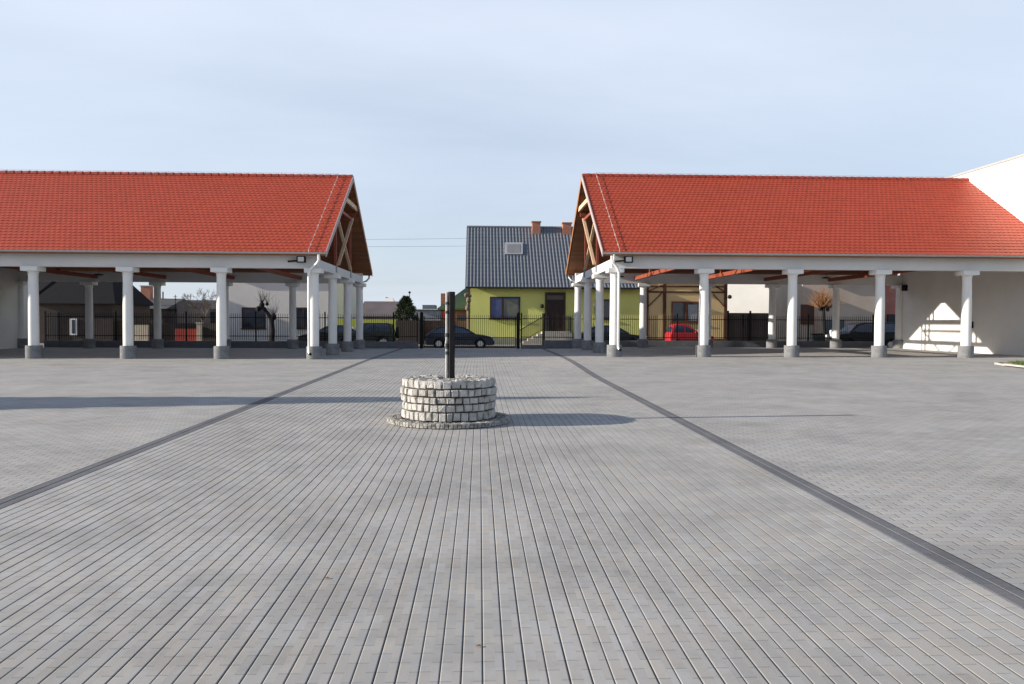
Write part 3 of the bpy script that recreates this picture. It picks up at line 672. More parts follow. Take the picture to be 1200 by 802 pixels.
# skylight
def on_roof(x, y):
    # point of the roof plane seen at pixel x,y
    r = F_ + Rv*((x-600)/915) - Uv*((y-401)/915); s_ = (zRg-zEv)/(YRg-YH+0.4); k = (zEv-s_*(YH-0.4)-CAMZ)/(r.z-s_*r.y); return Vector((r.x*k, r.y*k, CAMZ+r.z*k))
nrm = Vector((0, -(zRg-zEv), YRg-YH+0.4)).normalized()
def roof_frame(b, x0, x1, y0, y1, h0, h1, w=0.0):
    q = [on_roof(x0, y1), on_roof(x1, y1), on_roof(x1, y0), on_roof(x0, y0)]
    b.add([p+nrm*h0 for p in q]+[p+nrm*h1 for p in q], [(0, 3, 2, 1), (4, 5, 6, 7), (0, 1, 5, 4), (1, 2, 6, 5), (2, 3, 7, 6), (3, 0, 4, 7)])
b = MB(); roof_frame(b, 591.5, 612.5, 286.5, 300, -0.05, 0.16); sk = b.build('skylight', mat('skylight_frame', (0.34, 0.36, 0.40), 0.5), hroof)
b = MB(); roof_frame(b, 594.3, 609.7, 288.8, 298.6, 0.161, 0.175); b.build('pane', mat('sky_glass', (0.22, 0.22, 0.23), 0.25, 0.1), sk)
M_dframe = mat('dark_brown_frame', (0.045, 0.02, 0.013), 0.5)
M_bluecurt = mat('blue_glazing', (0.06, 0.08, 0.20), 0.2, 0.3, 2)
M_grncurt = mat('pale_glazing', (0.13, 0.14, 0.11), 0.2, 0.3, 2)
w = window(house, 574, 609.5, 348, 374, YH, 2, M_dframe, M_bluecurt, split=0.42)
b = MB(); X0, X1 = PX(590.5, YH), PX(607, YH); b.box(X0, X1, YH-0.026, YH-0.021, PZ(371, YH), PZ(351, YH)); b.build('pane', M_grncurt, w)
w = window(house, 697, 716, 351, 374, YH, 1, M_dframe, M_glass)
# door
X0, X1, Z0, Z1 = PX(638.5, YH), PX(662.5, YH), PZ(388, YH), PZ(342.5, YH)
b = MB(); b.box(X0, X0+0.12, YH-0.08, YH-0.003, Z0, Z1); b.box(X1-0.12, X1, YH-0.08, YH-0.003, Z0, Z1); b.box(X0+0.12, X1-0.12, YH-0.079, YH-0.003, Z1-0.12, Z1); dr = b.build('door', M_dframe, house)
b = MB(); b.box(X0+0.12, X1-0.12, YH-0.03, YH-0.004, Z0, Z1-0.12)
for k in (0.28, 0.62): b.box(X0+0.12+(X1-X0-0.24)*(k-0.09), X0+0.12+(X1-X0-0.24)*(k+0.12), YH-0.045, YH-0.031, Z0+0.3, Z1-0.5)
b.build('leaf', mat('door_leaf', (0.022, 0.012, 0.01), 0.5), dr)
b = MB(); b.box(PX(640.5, YH), PX(660.5, YH), YH-0.045, YH-0.031, PZ(351, YH), PZ(346, YH)); b.build('fanlight', mat('leaded_glass', (0.10, 0.085, 0.075), 0.3), dr)
b = MB(); b.lathe([(0.05, -0.12), (0.11, -0.05), (0.11, 0.08), (0.03, 0.14)], (PX(635, YH), YH-0.13, PZ(359, YH)), 10); b.build('wall_lamp', M_black, house)
# steps with railings
stp = thing('front_steps', 'pale concrete steps with dark railings leading up to the dark front door', 'steps', ((X0+X1)/2, YH-1, 0))
M_conc = mat('concrete', (0.42, 0.39, 0.34), 0.9, 0.15, 4)
zd = Z0
b = MB(); b.box(X0-0.25, X1+0.25, YH-1.35, YH-0.003, -0.1, zd-0.02); b.build('landing', M_conc, stp)
n_st = 5; b = MB()
for i in range(n_st):
    zz = zd-0.02-(i+1)*(zd+0.0)/(n_st+1); xx = X0-0.25-i*0.30
    b.box(xx-0.30, xx, YH-1.35, YH-0.10, -0.1, zz)
b.build('flight', M_conc, stp)
def railing(pts, h=0.9):
    b = MB()
    for i in range(len(pts)-1):
        a = Vector(pts[i]); c = Vector(pts[i+1]); b.beam(a+Vector((0, 0, h)), c+Vector((0, 0, h)), 0.05, 0.05); b.beam(a+Vector((0, 0, 0.12)), c+Vector((0, 0, 0.12)), 0.03, 0.03)
        n = max(2, int((c-a).length/0.075))
        for k in range(n+1):
            p = a.lerp(c, k/n); b.box(p.x-0.014, p.x+0.014, p.y-0.012, p.y+0.012, p.z, p.z+h)
    return b.build('railing', mat('grey_railing', (0.05, 0.055, 0.06), 0.5), stp)
railing([(X0-0.25-n_st*0.3, YH-1.30, 0.0), (X0-0.25, YH-1.30, zd), (X0+0.1, YH-1.30, zd)]); railing([(X1-0.1, YH-1.30, zd), (X1+0.22, YH-1.30, zd), (X1+0.22, YH-0.05, zd)])
# low base band
b = MB(); b.box(xa, X0-0.3, YH-0.03, YH-0.002, -0.1, 0.42); b.build('base_band', mat('grey_band', (0.24, 0.25, 0.20), 0.9), house)
# ------------------------------------------------------------ yellow timbered house
YY = 50.0
M_yel = mat('yellow_render', (0.66, 0.50, 0.25), 0.9, 0.05, 0.8)
M_tim = mat('brown_timber', (0.085, 0.035, 0.018), 0.7, 0.2, 5)
x0_, x1_ = PX(756, YY), PX(852, YY)
yh = thing('yellow_house', 'yellow house with brown timber lines behind the right pavilion', 'house', ((x0_+x1_)/2, YY, 0))
b = MB(); b.box(x0_, x1_, YY, YY+8, -0.1, 4.4); b.build('wall', M_yel, yh)
b = MB(); b.prism([(YY-0.5, 4.3), (YY+4, 7.2), (YY+8.5, 4.3), (YY+8.5, 4.45), (YY+4, 7.4), (YY-0.5, 4.45)], 'x', x0_-0.02, x1_+0.4); b.build('roof', M_dtile, yh)
b = MB()
for xp in (758, 778.5, 850): X = PX(xp, YY); b.box(X-0.10, X+0.10, YY-0.06, YY-0.003, 0.2, 4.3)
zA = PZ(342.5, YY, 800); b.box(x0_+0.02, x1_-0.02, YY-0.055, YY-0.004, zA-0.05, zA+0.05); zB = PZ(336, YY, 800); b.box(x0_+0.02, x1_-0.02, YY-0.055, YY-0.004, zB-0.04, zB+0.04)
def dg(xa, ya, xb, yb): b.beam(P(xa, ya, YY-0.03), P(xb, yb, YY-0.03), 0.05, 0.10, up=(0, 1, 0))
dg(776, 343, 759, 360); dg(776, 334, 759, 342); dg(836, 345, 849, 360); dg(838, 335, 849, 342)
b.build('timbering', M_tim, yh)
b = MB(); b.box(x0_+0.01, x1_-0.01, YY-0.07, YY-0.002, -0.1, 0.42); b.build('base_band', M_tim, yh)
M_wood2 = mat('window_wood', (0.16, 0.05, 0.022), 0.5)
w = window(yh, 786.5, 821, 353.5, 378.5, YY, 2, M_wood2, M_glass)
b = MB(); b.box(PX(806, YY), PX(817, YY), YY-0.026, YY-0.021, PZ(375, YY), PZ(356, YY)); b.build('curtain', M_curtain, w)
b = MB(); b.lathe([(0.02, 0.15), (0.12, 0.1), (0.14, -0.05), (0.05, -0.12)], (PX(854.5, YY-0.2), YY-0.25, PZ(347, YY)), 10); b.build('wall_lamp', M_black, yh)
# ------------------------------------------------------------ white hall, wooden yard gate and beige wall further right
wh = thing('white_hall', 'white plastered hall behind the dark yard gate, right of the yellow house', 'building', (19, 56, 0))
def wall_quad(mb, p0, p1, z0, z1, th=0.3):
    a = Vector((p0[0], p0[1], 0)); c = Vector((p1[0], p1[1], 0)); d_ = (c-a).normalized(); n_ = Vector((-d_.y, d_.x, 0))*th
    mb.add([a+Vector((0, 0, z0)), c+Vector((0, 0, z0)), c+n_+Vector((0, 0, z0)), a+n_+Vector((0, 0, z0)), a+Vector((0, 0, z1)), c+Vector((0, 0, z1)), c+n_+Vector((0, 0, z1)), a+n_+Vector((0, 0, z1))],
           [(0, 3, 2, 1), (4, 5, 6, 7), (0, 1, 5, 4), (1, 2, 6, 5), (2, 3, 7, 6), (3, 0, 4, 7)])
b = MB(); wall_quad(b, (PX(840, 62.5), 62.5), (PX(942, 60.5), 60.5), -0.1, 6.0, 6); b.build('wall', M_bright, wh)
yg = thing('yard_gate', 'dark brown board gate between the yellow house and the white hall', 'gate', (PX(878, 50), 50, 0))
for k in range(2):
    a = PX(853+26.5*k, 50.3); c = PX(853+26.5*(k+1)-0.4, 50.3)
    b = MB(); b.box(a, c, 50.28, 50.33, 0.03, PZ(367, 50.3, 880)); b.box(a, c, 50.24, 50.279, 0.4, 0.5); b.box(a, c, 50.24, 50.279, 1.5, 1.6); b.build('leaf', boards_mat('gate_boards', (0.05, 0.035, 0.028), 0.12, 0) if 'gate_boards' not in MATS else MATS['gate_boards'], yg)
b = MB(); 
for xp in (853, 879, 905.5): X = PX(xp, 50.2); b.box(X-0.05, X+0.05, 50.12, 50.23, -0.1, PZ(364.5, 50.2, 880))
b.build('posts', M_black, yg)
bw = thing('beige_outbuilding', 'long beige outbuilding behind the dark estate car at right', 'building', (PX(990, 52), 52, 0))
M_beige = mat('beige_render', (0.52, 0.44, 0.37), 0.9, 0.10, 0.7)
X0, X1 = PX(940, 51.6), PX(1037, 51.6)
b = MB(); b.box(X0, X1, 51.6, 57, -0.1, 4.6); b.build('wall', M_beige, bw)
b = MB(); b.prism([(51.2, 4.5), (54.3, 6), (57.4, 4.5), (57.4, 4.62), (54.3, 6.15), (51.2, 4.62)], 'x', X0, X1+0.2); b.build('roof', M_dtile, bw)
b = MB(); b.box(PX(938.5, 51.5), PX(954, 51.5), 51.5, 51.597, PZ(380.5, 51.5, 945), PZ(357, 51.5, 945)); b.build('shutter', boards_mat('brown_shutter', (0.09, 0.035, 0.022), 0.12, 0), bw)
b = MB(); b.box(PX(954, 51.5), PX(958.5, 51.5), 51.45, 51.597, -0.1, PZ(357, 51.5, 945)); b.build('pilaster', mat('pink_render', (0.50, 0.36, 0.28), 0.9), bw)
b = MB(); b.box(PX(966, 51.5), PX(990, 51.5), 51.54, 51.597, 0.0, PZ(375, 51.5, 945)); b.build('door', mat('teal_door', (0.10, 0.13, 0.14), 0.6, 0.2), bw)
rb = thing('red_brick_shed', 'small red brick shed at the right end, seen past the beige outbuilding', 'shed', (PX(1046, 53), 53, 0))
b = MB(); b.box(PX(1037.5, 53), PX(1070, 53), 53, 57, -0.1, 4.4); b.build('wall', brick_mat('shed_brick', (0.50, 0.14, 0.10), (0.42, 0.11, 0.09), (0.58, 0.42, 0.36)), rb)
b = MB(); b.prism([(52.8, 4.4), (57.2, 4.4), (57.2, 4.9), (52.8, 4.5)], 'x', PX(1037.5, 53)-0.1, PX(1070, 53)+0.1); b.build('roof', M_gutter, rb)
b = MB(); b.box(PX(1041, 52.8), PX(1052, 52.8), 52.9, 52.995, 0, 2.1); b.build('door', mat('dark_door', (0.02, 0.03, 0.035), 0.5), rb)
# ------------------------------------------------------------ background at the left
# white house seen through the left pavilion
YW = 53.0
X0, X1 = PX(263.5, YW), PX(389, YW)
wh2 = thing('white_house', 'white house with dark windows seen through the left pavilion', 'house', ((X0+X1)/2, YW, 0))
b = MB(); b.box(X0, X1, YW, YW+13, -0.1, 4.4); b.build('wall', mat('offwhite_render', (0.66, 0.64, 0.62), 0.9, 0.06, 0.8), wh2)
b = MB(); b.prism([(YW-0.3, 4.38), (YW+6.5, 7.0), (YW+13.3, 4.38), (YW+13.3, 4.52), (YW+6.5, 7.15), (YW-0.3, 4.52)], 'x', X0-0.2, X1+0.15); b.build('roof', M_dtile, wh2)
M_dwin = mat('deep_glass', (0.025, 0.035, 0.06), 0.12, 0.4, 1.5, spec=0.7)
window(wh2, 283.5, 311.5, 360.5, 385, YW, 1, M_dframe, M_dwin); window(wh2, 345, 366, 360.5, 385, YW, 2, M_dframe, M_dwin)
# yellow garden wall and dark board fence
YG = 50.0
b = MB(); b.box(PX(393, YG), PX(463.5, YG), YG, YG+0.25, -0.1, PZ(374.5, YG, 430)); tag(b.build('garden_wall', mat('yellow_green_render', (0.45, 0.49, 0.10), 0.9, 0.06)), 'yellow green rendered garden wall behind the dark off-road car', 'wall')
b = MB(); b.box(PX(464, YG), PX(497, YG), YG, YG+0.12, -0.1, PZ(375.5, YG, 430)); tag(b.build('board_fence', boards_mat('old_boards', (0.045, 0.030, 0.022), 0.14, 0)), 'dark brown board fence under the conifer', 'fence')
b = MB(); b.box(PX(497.5, YG+1), PX(551, YG+1), YG+1, YG+1.12, -0.1, PZ(376, YG+1, 530)); tag(b.build('board_fence', boards_mat('brown_boards', (0.10, 0.055, 0.038), 0.14, 0)), 'brown board fence behind the dark blue hatchback', 'fence')
# brick house with green roof
YO = 58.0
bo = thing('brick_cottage', 'orange brick cottage with a green roof left of the lime green house', 'house', (PX(540, YO), YO, 0))
xo0, xo1 = PX(518, YO), PX(575, YO); ze = PZ(361.5, YO-0.4, 530)
b = MB(); b.box(xo0, xo1, YO, YO+6, -0.1, ze+0.1); b.build('wall', brick_mat('orange_brick', (0.50, 0.17, 0.07), (0.42, 0.13, 0.06), (0.45, 0.30, 0.2)), bo)
xv0 = PX(512.5, YO-0.4); zr_ = PZ(333, YO+3, 552); xr0 = PX(552, YO+3); xv1 = xo1+0.3
b = MB(); A = Vector((xv0, YO-0.4, ze)); B = Vector((xv1, YO-0.4, ze)); C_ = Vector((xv1, YO+6.4, ze)); D = Vector((xv0, YO+6.4, ze)); E1 = Vector((xr0, YO+3, zr_)); E2 = Vector((xv1-0.2, YO+3, zr_))
dn = Vector((0, 0, -0.12)); b.add([A, B, C_, D, E1, E2, A+dn, B+dn, C_+dn, D+dn], [(0, 1, 5, 4), (1, 2, 5), (2, 3, 4, 5), (3, 0, 4), (0, 6, 7, 1), (1, 7, 8, 2), (2, 8, 9, 3), (3, 9, 6, 0), (6, 9, 8, 7)])
rr = b.build('roof', mat('green_roof', (0.10, 0.15, 0.11), 0.6, 0.25, 3, stretch=(9, 1, 1)), bo)
b = MB(); b.box(PX(519, YO-0.1), PX(527, YO-0.1), YO-0.25, YO-0.003, 1.7, 2.3); b.build('flower_box', mat('red_flowers', (0.5, 0.05, 0.03), 0.8, 0.5, 12), bo)
b = MB(); b.box(PX(536, YO), PX(546, YO), YO-0.04, YO-0.002, 0.9, 2.0); b.build('window', M_glass, bo)
# far roofs and blocks
def block(name, label, cat, x0, x1, yt, Y, dep, m, roofm=None, rh=0, base=-0.1, hip=0.0, group=None, chim=()):
    X0, X1 = PX(x0, Y), PX(x1, Y); z = PZ(yt, Y, (x0+x1)/2)
    t_ = thing(name, label, cat, ((X0+X1)/2, Y, 0), group)
    b = MB(); b.box(X0, X1, Y, Y+dep, base, z); b.build('wall', m, t_)
    rt = t_
    if roofm:
        e = 0.3; zz = z+rh; hx = hip*(X1-X0)/2
        v = [(X0-e, Y-e, z), (X1+e, Y-e, z), (X1+e, Y+dep+e, z), (X0-e, Y+dep+e, z), (X0-e+hx, Y+dep/2, zz), (X1+e-hx, Y+dep/2, zz)]
        b = MB(); b.add(v, [(0, 1, 5, 4), (1, 2, 5), (2, 3, 4, 5), (3, 0, 4), (3, 2, 1, 0)]); rt = b.build('roof', roofm, t_)
    for (cx0, cx1, cy, cm) in chim:
        b = MB(); zc_ = PZ(cy, Y+dep/2, cx0); b.box(PX(cx0, Y+dep/2), PX(cx1, Y+dep/2), Y+dep/2-0.3, Y+dep/2+0.3, z, zc_); c_ = b.build('chimney', cm, rt)
        b = MB(); b.box(PX(cx0, Y+dep/2)-0.06, PX(cx1, Y+dep/2)+0.06, Y+dep/2-0.36, Y+dep/2+0.36, zc_, zc_+0.08); b.build('cap', M_conc, c_)
    return t_, rt
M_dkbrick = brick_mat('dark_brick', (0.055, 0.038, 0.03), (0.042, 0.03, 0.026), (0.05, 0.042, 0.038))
M_slate = tile_mat('slate', (0.015, 0.015, 0.018), 0.95, 0.25)
M_slate.node_tree.nodes['Principled BSDF'].inputs['Specular IOR Level'].default_value = 0.15
M_greyr = mat('grey_felt', (0.08, 0.078, 0.085), 0.9, 0.2, 1.0)
M_mauve = mat('mauve_roofing', (0.13, 0.105, 0.11), 0.9, 0.2, 0.6)
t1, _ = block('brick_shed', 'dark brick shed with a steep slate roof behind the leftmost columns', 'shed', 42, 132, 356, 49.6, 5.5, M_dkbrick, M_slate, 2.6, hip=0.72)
b = MB(); b.box(PX(82, 49.55), PX(90, 49.55), 49.52, 49.597, PZ(393, 49.5, 80), PZ(373.5, 49.5, 80)); ww = b.build('window', M_white, t1)
b = MB(); b.box(PX(84, 49.5), PX(88, 49.5), 49.50, 49.519, PZ(391, 49.5, 80), PZ(375, 49.5, 80)); b.build('pane', M_dwin, ww)
b = MB(); b.box(PX(60, 49.5), PX(68, 49.5), 49.52, 49.597, 0, 1.95); b.build('door', mat('black_door', (0.012, 0.012, 0.014), 0.6), t1)
block('cream_house', 'cream house with a pale gable edge at the far left behind the first column', 'house', 8, 39, 346, 52.5, 6, mat('cream_render', (0.45, 0.38, 0.30), 0.9), M_slate, 1.6)
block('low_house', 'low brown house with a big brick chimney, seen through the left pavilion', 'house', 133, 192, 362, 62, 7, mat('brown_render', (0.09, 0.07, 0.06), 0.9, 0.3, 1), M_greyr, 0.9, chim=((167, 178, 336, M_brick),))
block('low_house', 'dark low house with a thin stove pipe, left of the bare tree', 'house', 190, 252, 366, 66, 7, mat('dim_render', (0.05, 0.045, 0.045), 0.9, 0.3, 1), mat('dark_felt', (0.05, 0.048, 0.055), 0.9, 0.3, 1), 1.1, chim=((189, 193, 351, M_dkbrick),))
b = MB(); b.tube([P(191, 352, 69.4), P(191, 342, 69.4)], 0.06, 8); tag(b.build('stove_pipe', M_black), 'thin dark stove pipe above the dark low house', 'pipe')
b = MB(); p = P(205.5, 368, 63.5); b.tube([p, P(205.5, 345.5, 63.5)], 0.03, 6); 
for yy, w in ((348, 2.4), (351, 1.8)): b.tube([P(205.5-w, yy, 63.5), P(205.5+w, yy, 63.5)], 0.02, 5)
tag(b.build('tv_antenna', M_black), 'thin television antenna mast over the dark low house', 'antenna')
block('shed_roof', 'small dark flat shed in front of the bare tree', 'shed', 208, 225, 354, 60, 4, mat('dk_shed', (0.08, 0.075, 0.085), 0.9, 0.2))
# street wall pieces at left
b = MB(); b.box(PX(157, 49), PX(173, 49), 49, 49.2, -0.1, PZ(381, 49, 165)); tag(b.build('garden_wall', mat('cream_wall', (0.58, 0.49, 0.38), 0.9, 0.15, 3)), 'short cream garden wall between the second and third columns of the left pavilion', 'wall')
b = MB(); b.box(PX(205, 49), PX(231, 49), 49, 49.2, -0.1, PZ(385.5, 49, 210)); tag(b.build('garden_wall', mat('red_wall', (0.33, 0.06, 0.045), 0.9, 0.12, 3)), 'red garden wall beside the slim cream gate pillar', 'wall')
gp = thing('gate_pillar', 'slim cream gate pillar at the right end of the red garden wall', 'pillar', (PX(233.5, 48.9), 48.9, 0))
b = MB(); b.box(PX(231, 48.9), PX(236, 48.9), 48.8, 49.05, -0.1, PZ(380, 48.9, 233)); b.build('shaft', MATS['cream_wall'], gp)
b = MB(); b.box(PX(230, 48.9), PX(237, 48.9), 48.75, 49.1, PZ(380, 48.9, 233)+0.002, PZ(378, 48.9, 233)+0.02); b.build('cap', M_conc, gp)
b = MB(); b.box(PX(133, 50), PX(157, 50), 50, 50.15, -0.1, PZ(376, 50, 145)); tag(b.build('board_fence', MATS['old_boards']), 'dark board fence right of the dark brick shed', 'fence')
b = MB(); b.box(PX(173.5, 50), PX(262, 50), 50, 50.15, -0.1, PZ(379, 50, 215)); tag(b.build('board_fence', MATS['old_boards']), 'dark board fence left of the white house, behind the red garden wall', 'fence')
# long low roofs in the middle distance
block('long_shed', 'long low shed with a mauve roof between the left pavilion and the conifer', 'shed', 420, 470, 371, 72, 9, mat('dusty_wall', (0.36, 0.30, 0.29), 0.9, 0.2), M_mauve, 1.5, hip=0.1)
block('white_turret', 'small white turret rising over the long low shed', 'building', 449, 460.5, 358, 95, 3, M_wall, M_wall, 1.0, hip=0.9)
b = MB(); b.tube([P(453, 358, 96.5), P(453, 348.5, 96.5)], 0.12, 6); tag(b.build('flue', M_black), 'thin dark flue on the small white turret', 'flue')
block('grey_warehouse', 'grey warehouse with a flat roof right of the conifer', 'building', 484, 522, 363, 84, 12, mat('grey_wall2', (0.27, 0.28, 0.31), 0.9, 0.15), M_gutter, 0.15)
block('grey_hut', 'small dark hut on the skyline right above the grey warehouse', 'shed', 495, 510, 357.5, 100, 4, mat('grey_wall3', (0.17, 0.18, 0.20), 0.9, 0.15))
block('brick_stack', 'square red brick chimney stack on the skyline left of the green cottage roof', 'chimney', 516.5, 523.5, 344, 66, 0.6, M_brick)
# ------------------------------------------------------------ trees
def limb(b, p, d, L, r, depth, rnd, spread=0.5, kids=(2, 3), up=0.15, minr=0.006):
    n = 4; pts = [p]; rs = [r]; q = p.copy(); dd = d.copy()
    for i in range(n):
        dd = (dd+Vector((rnd.gauss(0, .11), rnd.gauss(0, .11), rnd.gauss(0, .07)+up*0.2))).normalized(); q = q+dd*(L/n); pts.append(q.copy()); rs.append(max(minr*0.6, r*(1-0.45*(i+1)/n)))
    b.tube(pts, rs, 6 if r > 0.03 else 4, cap=False)
    if depth > 0:
        for k in range(rnd.randint(*kids)):
            t_ = rnd.uniform(0.45, 1.0); idx = min(n, max(1, int(t_*n))); base = pts[idx]
            nd = (dd+Vector((rnd.gauss(0, spread), rnd.gauss(0, spread), rnd.gauss(0, spread*0.6)+up))).normalized()
            limb(b, base, nd, L*rnd.uniform(0.6, 0.8), max(minr, rs[idx]*rnd.uniform(0.55, 0.75)), depth-1, rnd, spread, kids, up, minr)
def bare_tree(label, x, Y, ztop, zb, seed, mt, spread=0.5, r=0.12, depth=5, th=1.4, group=None):
    rnd = random.Random(seed); X = PX(x, Y); t_ = thing('bare_tree', label, 'tree', (X, Y, zb), group)
    H_ = ztop-zb
    b = MB(); b.tube([(X, Y, zb-0.1), (X+0.05, Y, zb+H_*0.18), (X, Y, zb+H_*0.32)], [r*1.2, r, r*0.85], 8); b.build('trunk', mt, t_, smooth=True)
    b = MB()
    for k in range(5):
        a = rnd.uniform(0, 6.28); limb(b, Vector((X, Y, zb+H_*rnd.uniform(0.26, 0.32))), Vector((math.cos(a)*spread, math.sin(a)*spread, 1)).normalized(), H_*0.26, r*0.6, depth, rnd, spread, (2, 3), 0.12, 0.008)
    b.build('crown', mt, t_)
M_bark = mat('bark', (0.085, 0.07, 0.06), 0.95, 0.3, 8)
M_twig = mat('grey_twigs', (0.13, 0.105, 0.09), 0.95, 0.3, 8)
bare_tree('wide bare tree with fine grey twigs left of the white house', 238, 58, 4.9, 0, 5, M_twig, 0.6, 0.12, 5)
bare_tree('small bare tree left of the brick chimney, behind the second column', 143, 64, 5.0, 0, 8, M_twig, 0.5, 0.08, 4)
bare_tree('small bare tree right beside the brick chimney', 163, 66, 5.0, 0, 18, M_twig, 0.6, 0.08, 4)
def pollard(label, path, rad, knobs, twigs, mt, mtw, seed, L=0.9, name='pollarded_tree'):
    rnd = random.Random(seed); t_ = thing(name, label, 'tree', path[0])
    b = MB(); b.tube(path, rad, 9)
    for (p, r) in knobs:
        p = Vector(p)
        pr = []
        for i in range(7): a = math.pi*i/6; pr.append((max(0.004, r*math.sin(a)*rnd.uniform(0.85, 1.15)), -r*math.cos(a)*1.1))
        b.lathe(pr, p, 9)
    b.build('trunk', mt, t_, smooth=True)
    b = MB()
    for (p, n, sp_) in twigs:
        p = Vector(p)
        for k in range(n):
            d = Vector((rnd.gauss(0, sp_), rnd.gauss(0, sp_), 1)).normalized(); l = L*rnd.uniform(0.5, 1.1)
            q = p+d*l*0.5+Vector((rnd.gauss(0, .03), 0, 0)); b.tube([p, q, p+d*l+Vector((rnd.gauss(0, .05), 0, 0.05))], [0.012, 0.008, 0.004], 4, cap=False)
    b.build('crown', mtw, t_)
M_dkbark = mat('dark_bark', (0.013, 0.011, 0.011), 0.95, 0.3, 8)
YP = 47.9
pollard('dark crooked pollarded tree in front of the white house windows', [P(318, 402, YP), P(319.5, 388, YP), P(318, 374, YP), P(314, 368, YP), P(309, 361, YP), P(304, 359, YP)], [0.19, 0.15, 0.14, 0.12, 0.10, 0.08],
        [(P(320.5, 371.5, YP), 0.20), (P(307, 357.5, YP), 0.17), (P(303, 362, YP), 0.16), (P(313, 356.5, YP), 0.10)], [(P(307, 356, YP), 22, 0.55), (P(321, 370, YP), 16, 0.45), (P(313, 356, YP), 8, 0.4)], M_dkbark, M_dkbark, 4, 1.0)
pollard('slim knobbly pollarded tree at the left corner of the lime green house', [P(548.5, 404, 47.9), P(549, 385, 47.9), P(548.5, 362, 47.9), P(549, 350, 47.9), P(548, 343, 47.9)], [0.12, 0.10, 0.09, 0.09, 0.05],
        [(P(548, 361, 47.9), 0.17), (P(549, 352, 47.9), 0.16), (P(546, 346, 47.9), 0.12), (P(551, 347, 47.9), 0.10)], [(P(548.5, 347, 47.9), 14, 0.35), (P(548, 361, 47.9), 8, 0.8)], mat('pale_bark', (0.20, 0.155, 0.11), 0.95, 0.3, 8), MATS['pale_bark'], 6, 0.45)
pollard('pollarded tree with orange brown twigs in front of the beige outbuilding', [P(966, 402, 48.2), P(966, 385, 48.2), P(965, 366, 48.2), P(965, 358, 48.2)], [0.13, 0.11, 0.11, 0.1],
        [(P(965, 358, 48.2), 0.16), (P(961, 362, 48.2), 0.12), (P(970, 363, 48.2), 0.12)], [(P(965, 358, 48.2), 120, 0.7), (P(961, 361, 48.2), 70, 1.1), (P(970, 362, 48.2), 70, 1.1)], M_dkbark, mat('orange_twigs', (0.30, 0.15, 0.065), 0.9, 0.3, 8), 9, 1.3)
pollard('small pollarded tree in front of the right hand window of the lime green house', [P(700, 402, 48.0), P(700.5, 385, 48.0), P(701, 362, 48.0), P(703, 350, 48.0)], [0.15, 0.13, 0.12, 0.08],
        [(P(702, 352, 48.0), 0.2), (P(698, 358, 48.0), 0.14)], [(P(702, 350, 48.0), 26, 0.6), (P(698, 357, 48.0), 10, 0.7)], M_bark, mat('olive_twigs', (0.22, 0.20, 0.07), 0.9, 0.3, 8), 12, 0.6)
def conifer(label, x0, x1, yt, yb, Y, seed):
    rnd = random.Random(seed); X = PX((x0+x1)/2, Y); zt = PZ(yt, Y, x0); z0 = 0.0; Wd = PX(x1, Y)-PX(x0, Y)
    t_ = thing('conifer', label, 'tree', (X, Y, z0))
    b = MB(); b.tube([(X, Y, -0.1), (X, Y, zt*0.5), (X, Y, zt-0.1)], [0.14, 0.08, 0.02], 7); b.build('trunk', M_bark, t_)
    b = MB()
    for i in range(5200):
        h = rnd.random()**0.85; z = z0+0.2+(zt-z0-0.2)*h; a = rnd.uniform(0, 6.283)
        lob = 1+0.24*math.sin(2*a+z*2.3)+0.20*math.sin(5*a-z*5)+(0.25 if rnd.random() < 0.06 else 0)+0.16*math.sin(z*9+a)
        rmax = Wd/2*min(1.0, ((1-h)*1.6)**0.75+0.05)*lob; rr_ = rmax*math.sqrt(rnd.uniform(0.2, 1.15))
        c = Vector((X+math.cos(a)*rr_, Y+math.sin(a)*rr_, z)); d = Vector((math.cos(a)*0.7+rnd.gauss(0, .3), math.sin(a)*0.7+rnd.gauss(0, .3), rnd.uniform(0.1, 0.9))).normalized()
        s_ = d.orthogonal().normalized(); s_.rotate(Matrix.Rotation(rnd.uniform(0, 6.28), 3, d)); l = rnd.uniform(0.09, 0.19); w_ = l*0.28
        b.add([c-s_*w_, c+s_*w_, c+d*l], [(0, 1, 2)])
    b.build('crown', mat('conifer_needles', (0.035, 0.055, 0.025), 0.9, 0.5, 2.5), t_)
conifer('dense dark conifer above the dark board fence, left of the blue hatchback', 460, 491, 348, 380, 51.5, 2)
rnd = random.Random(31)
b = MB(); b.tube([P(480, 352, 60), P(480, 342.5, 60)], 0.03, 5); b.lathe([(0.0, -0.1), (0.12, 0), (0.0, 0.12)], P(480, 343, 60), 8); tag(b.build('weather_vane', M_black), 'thin pole with a small ball on the skyline above the conifer', 'pole')
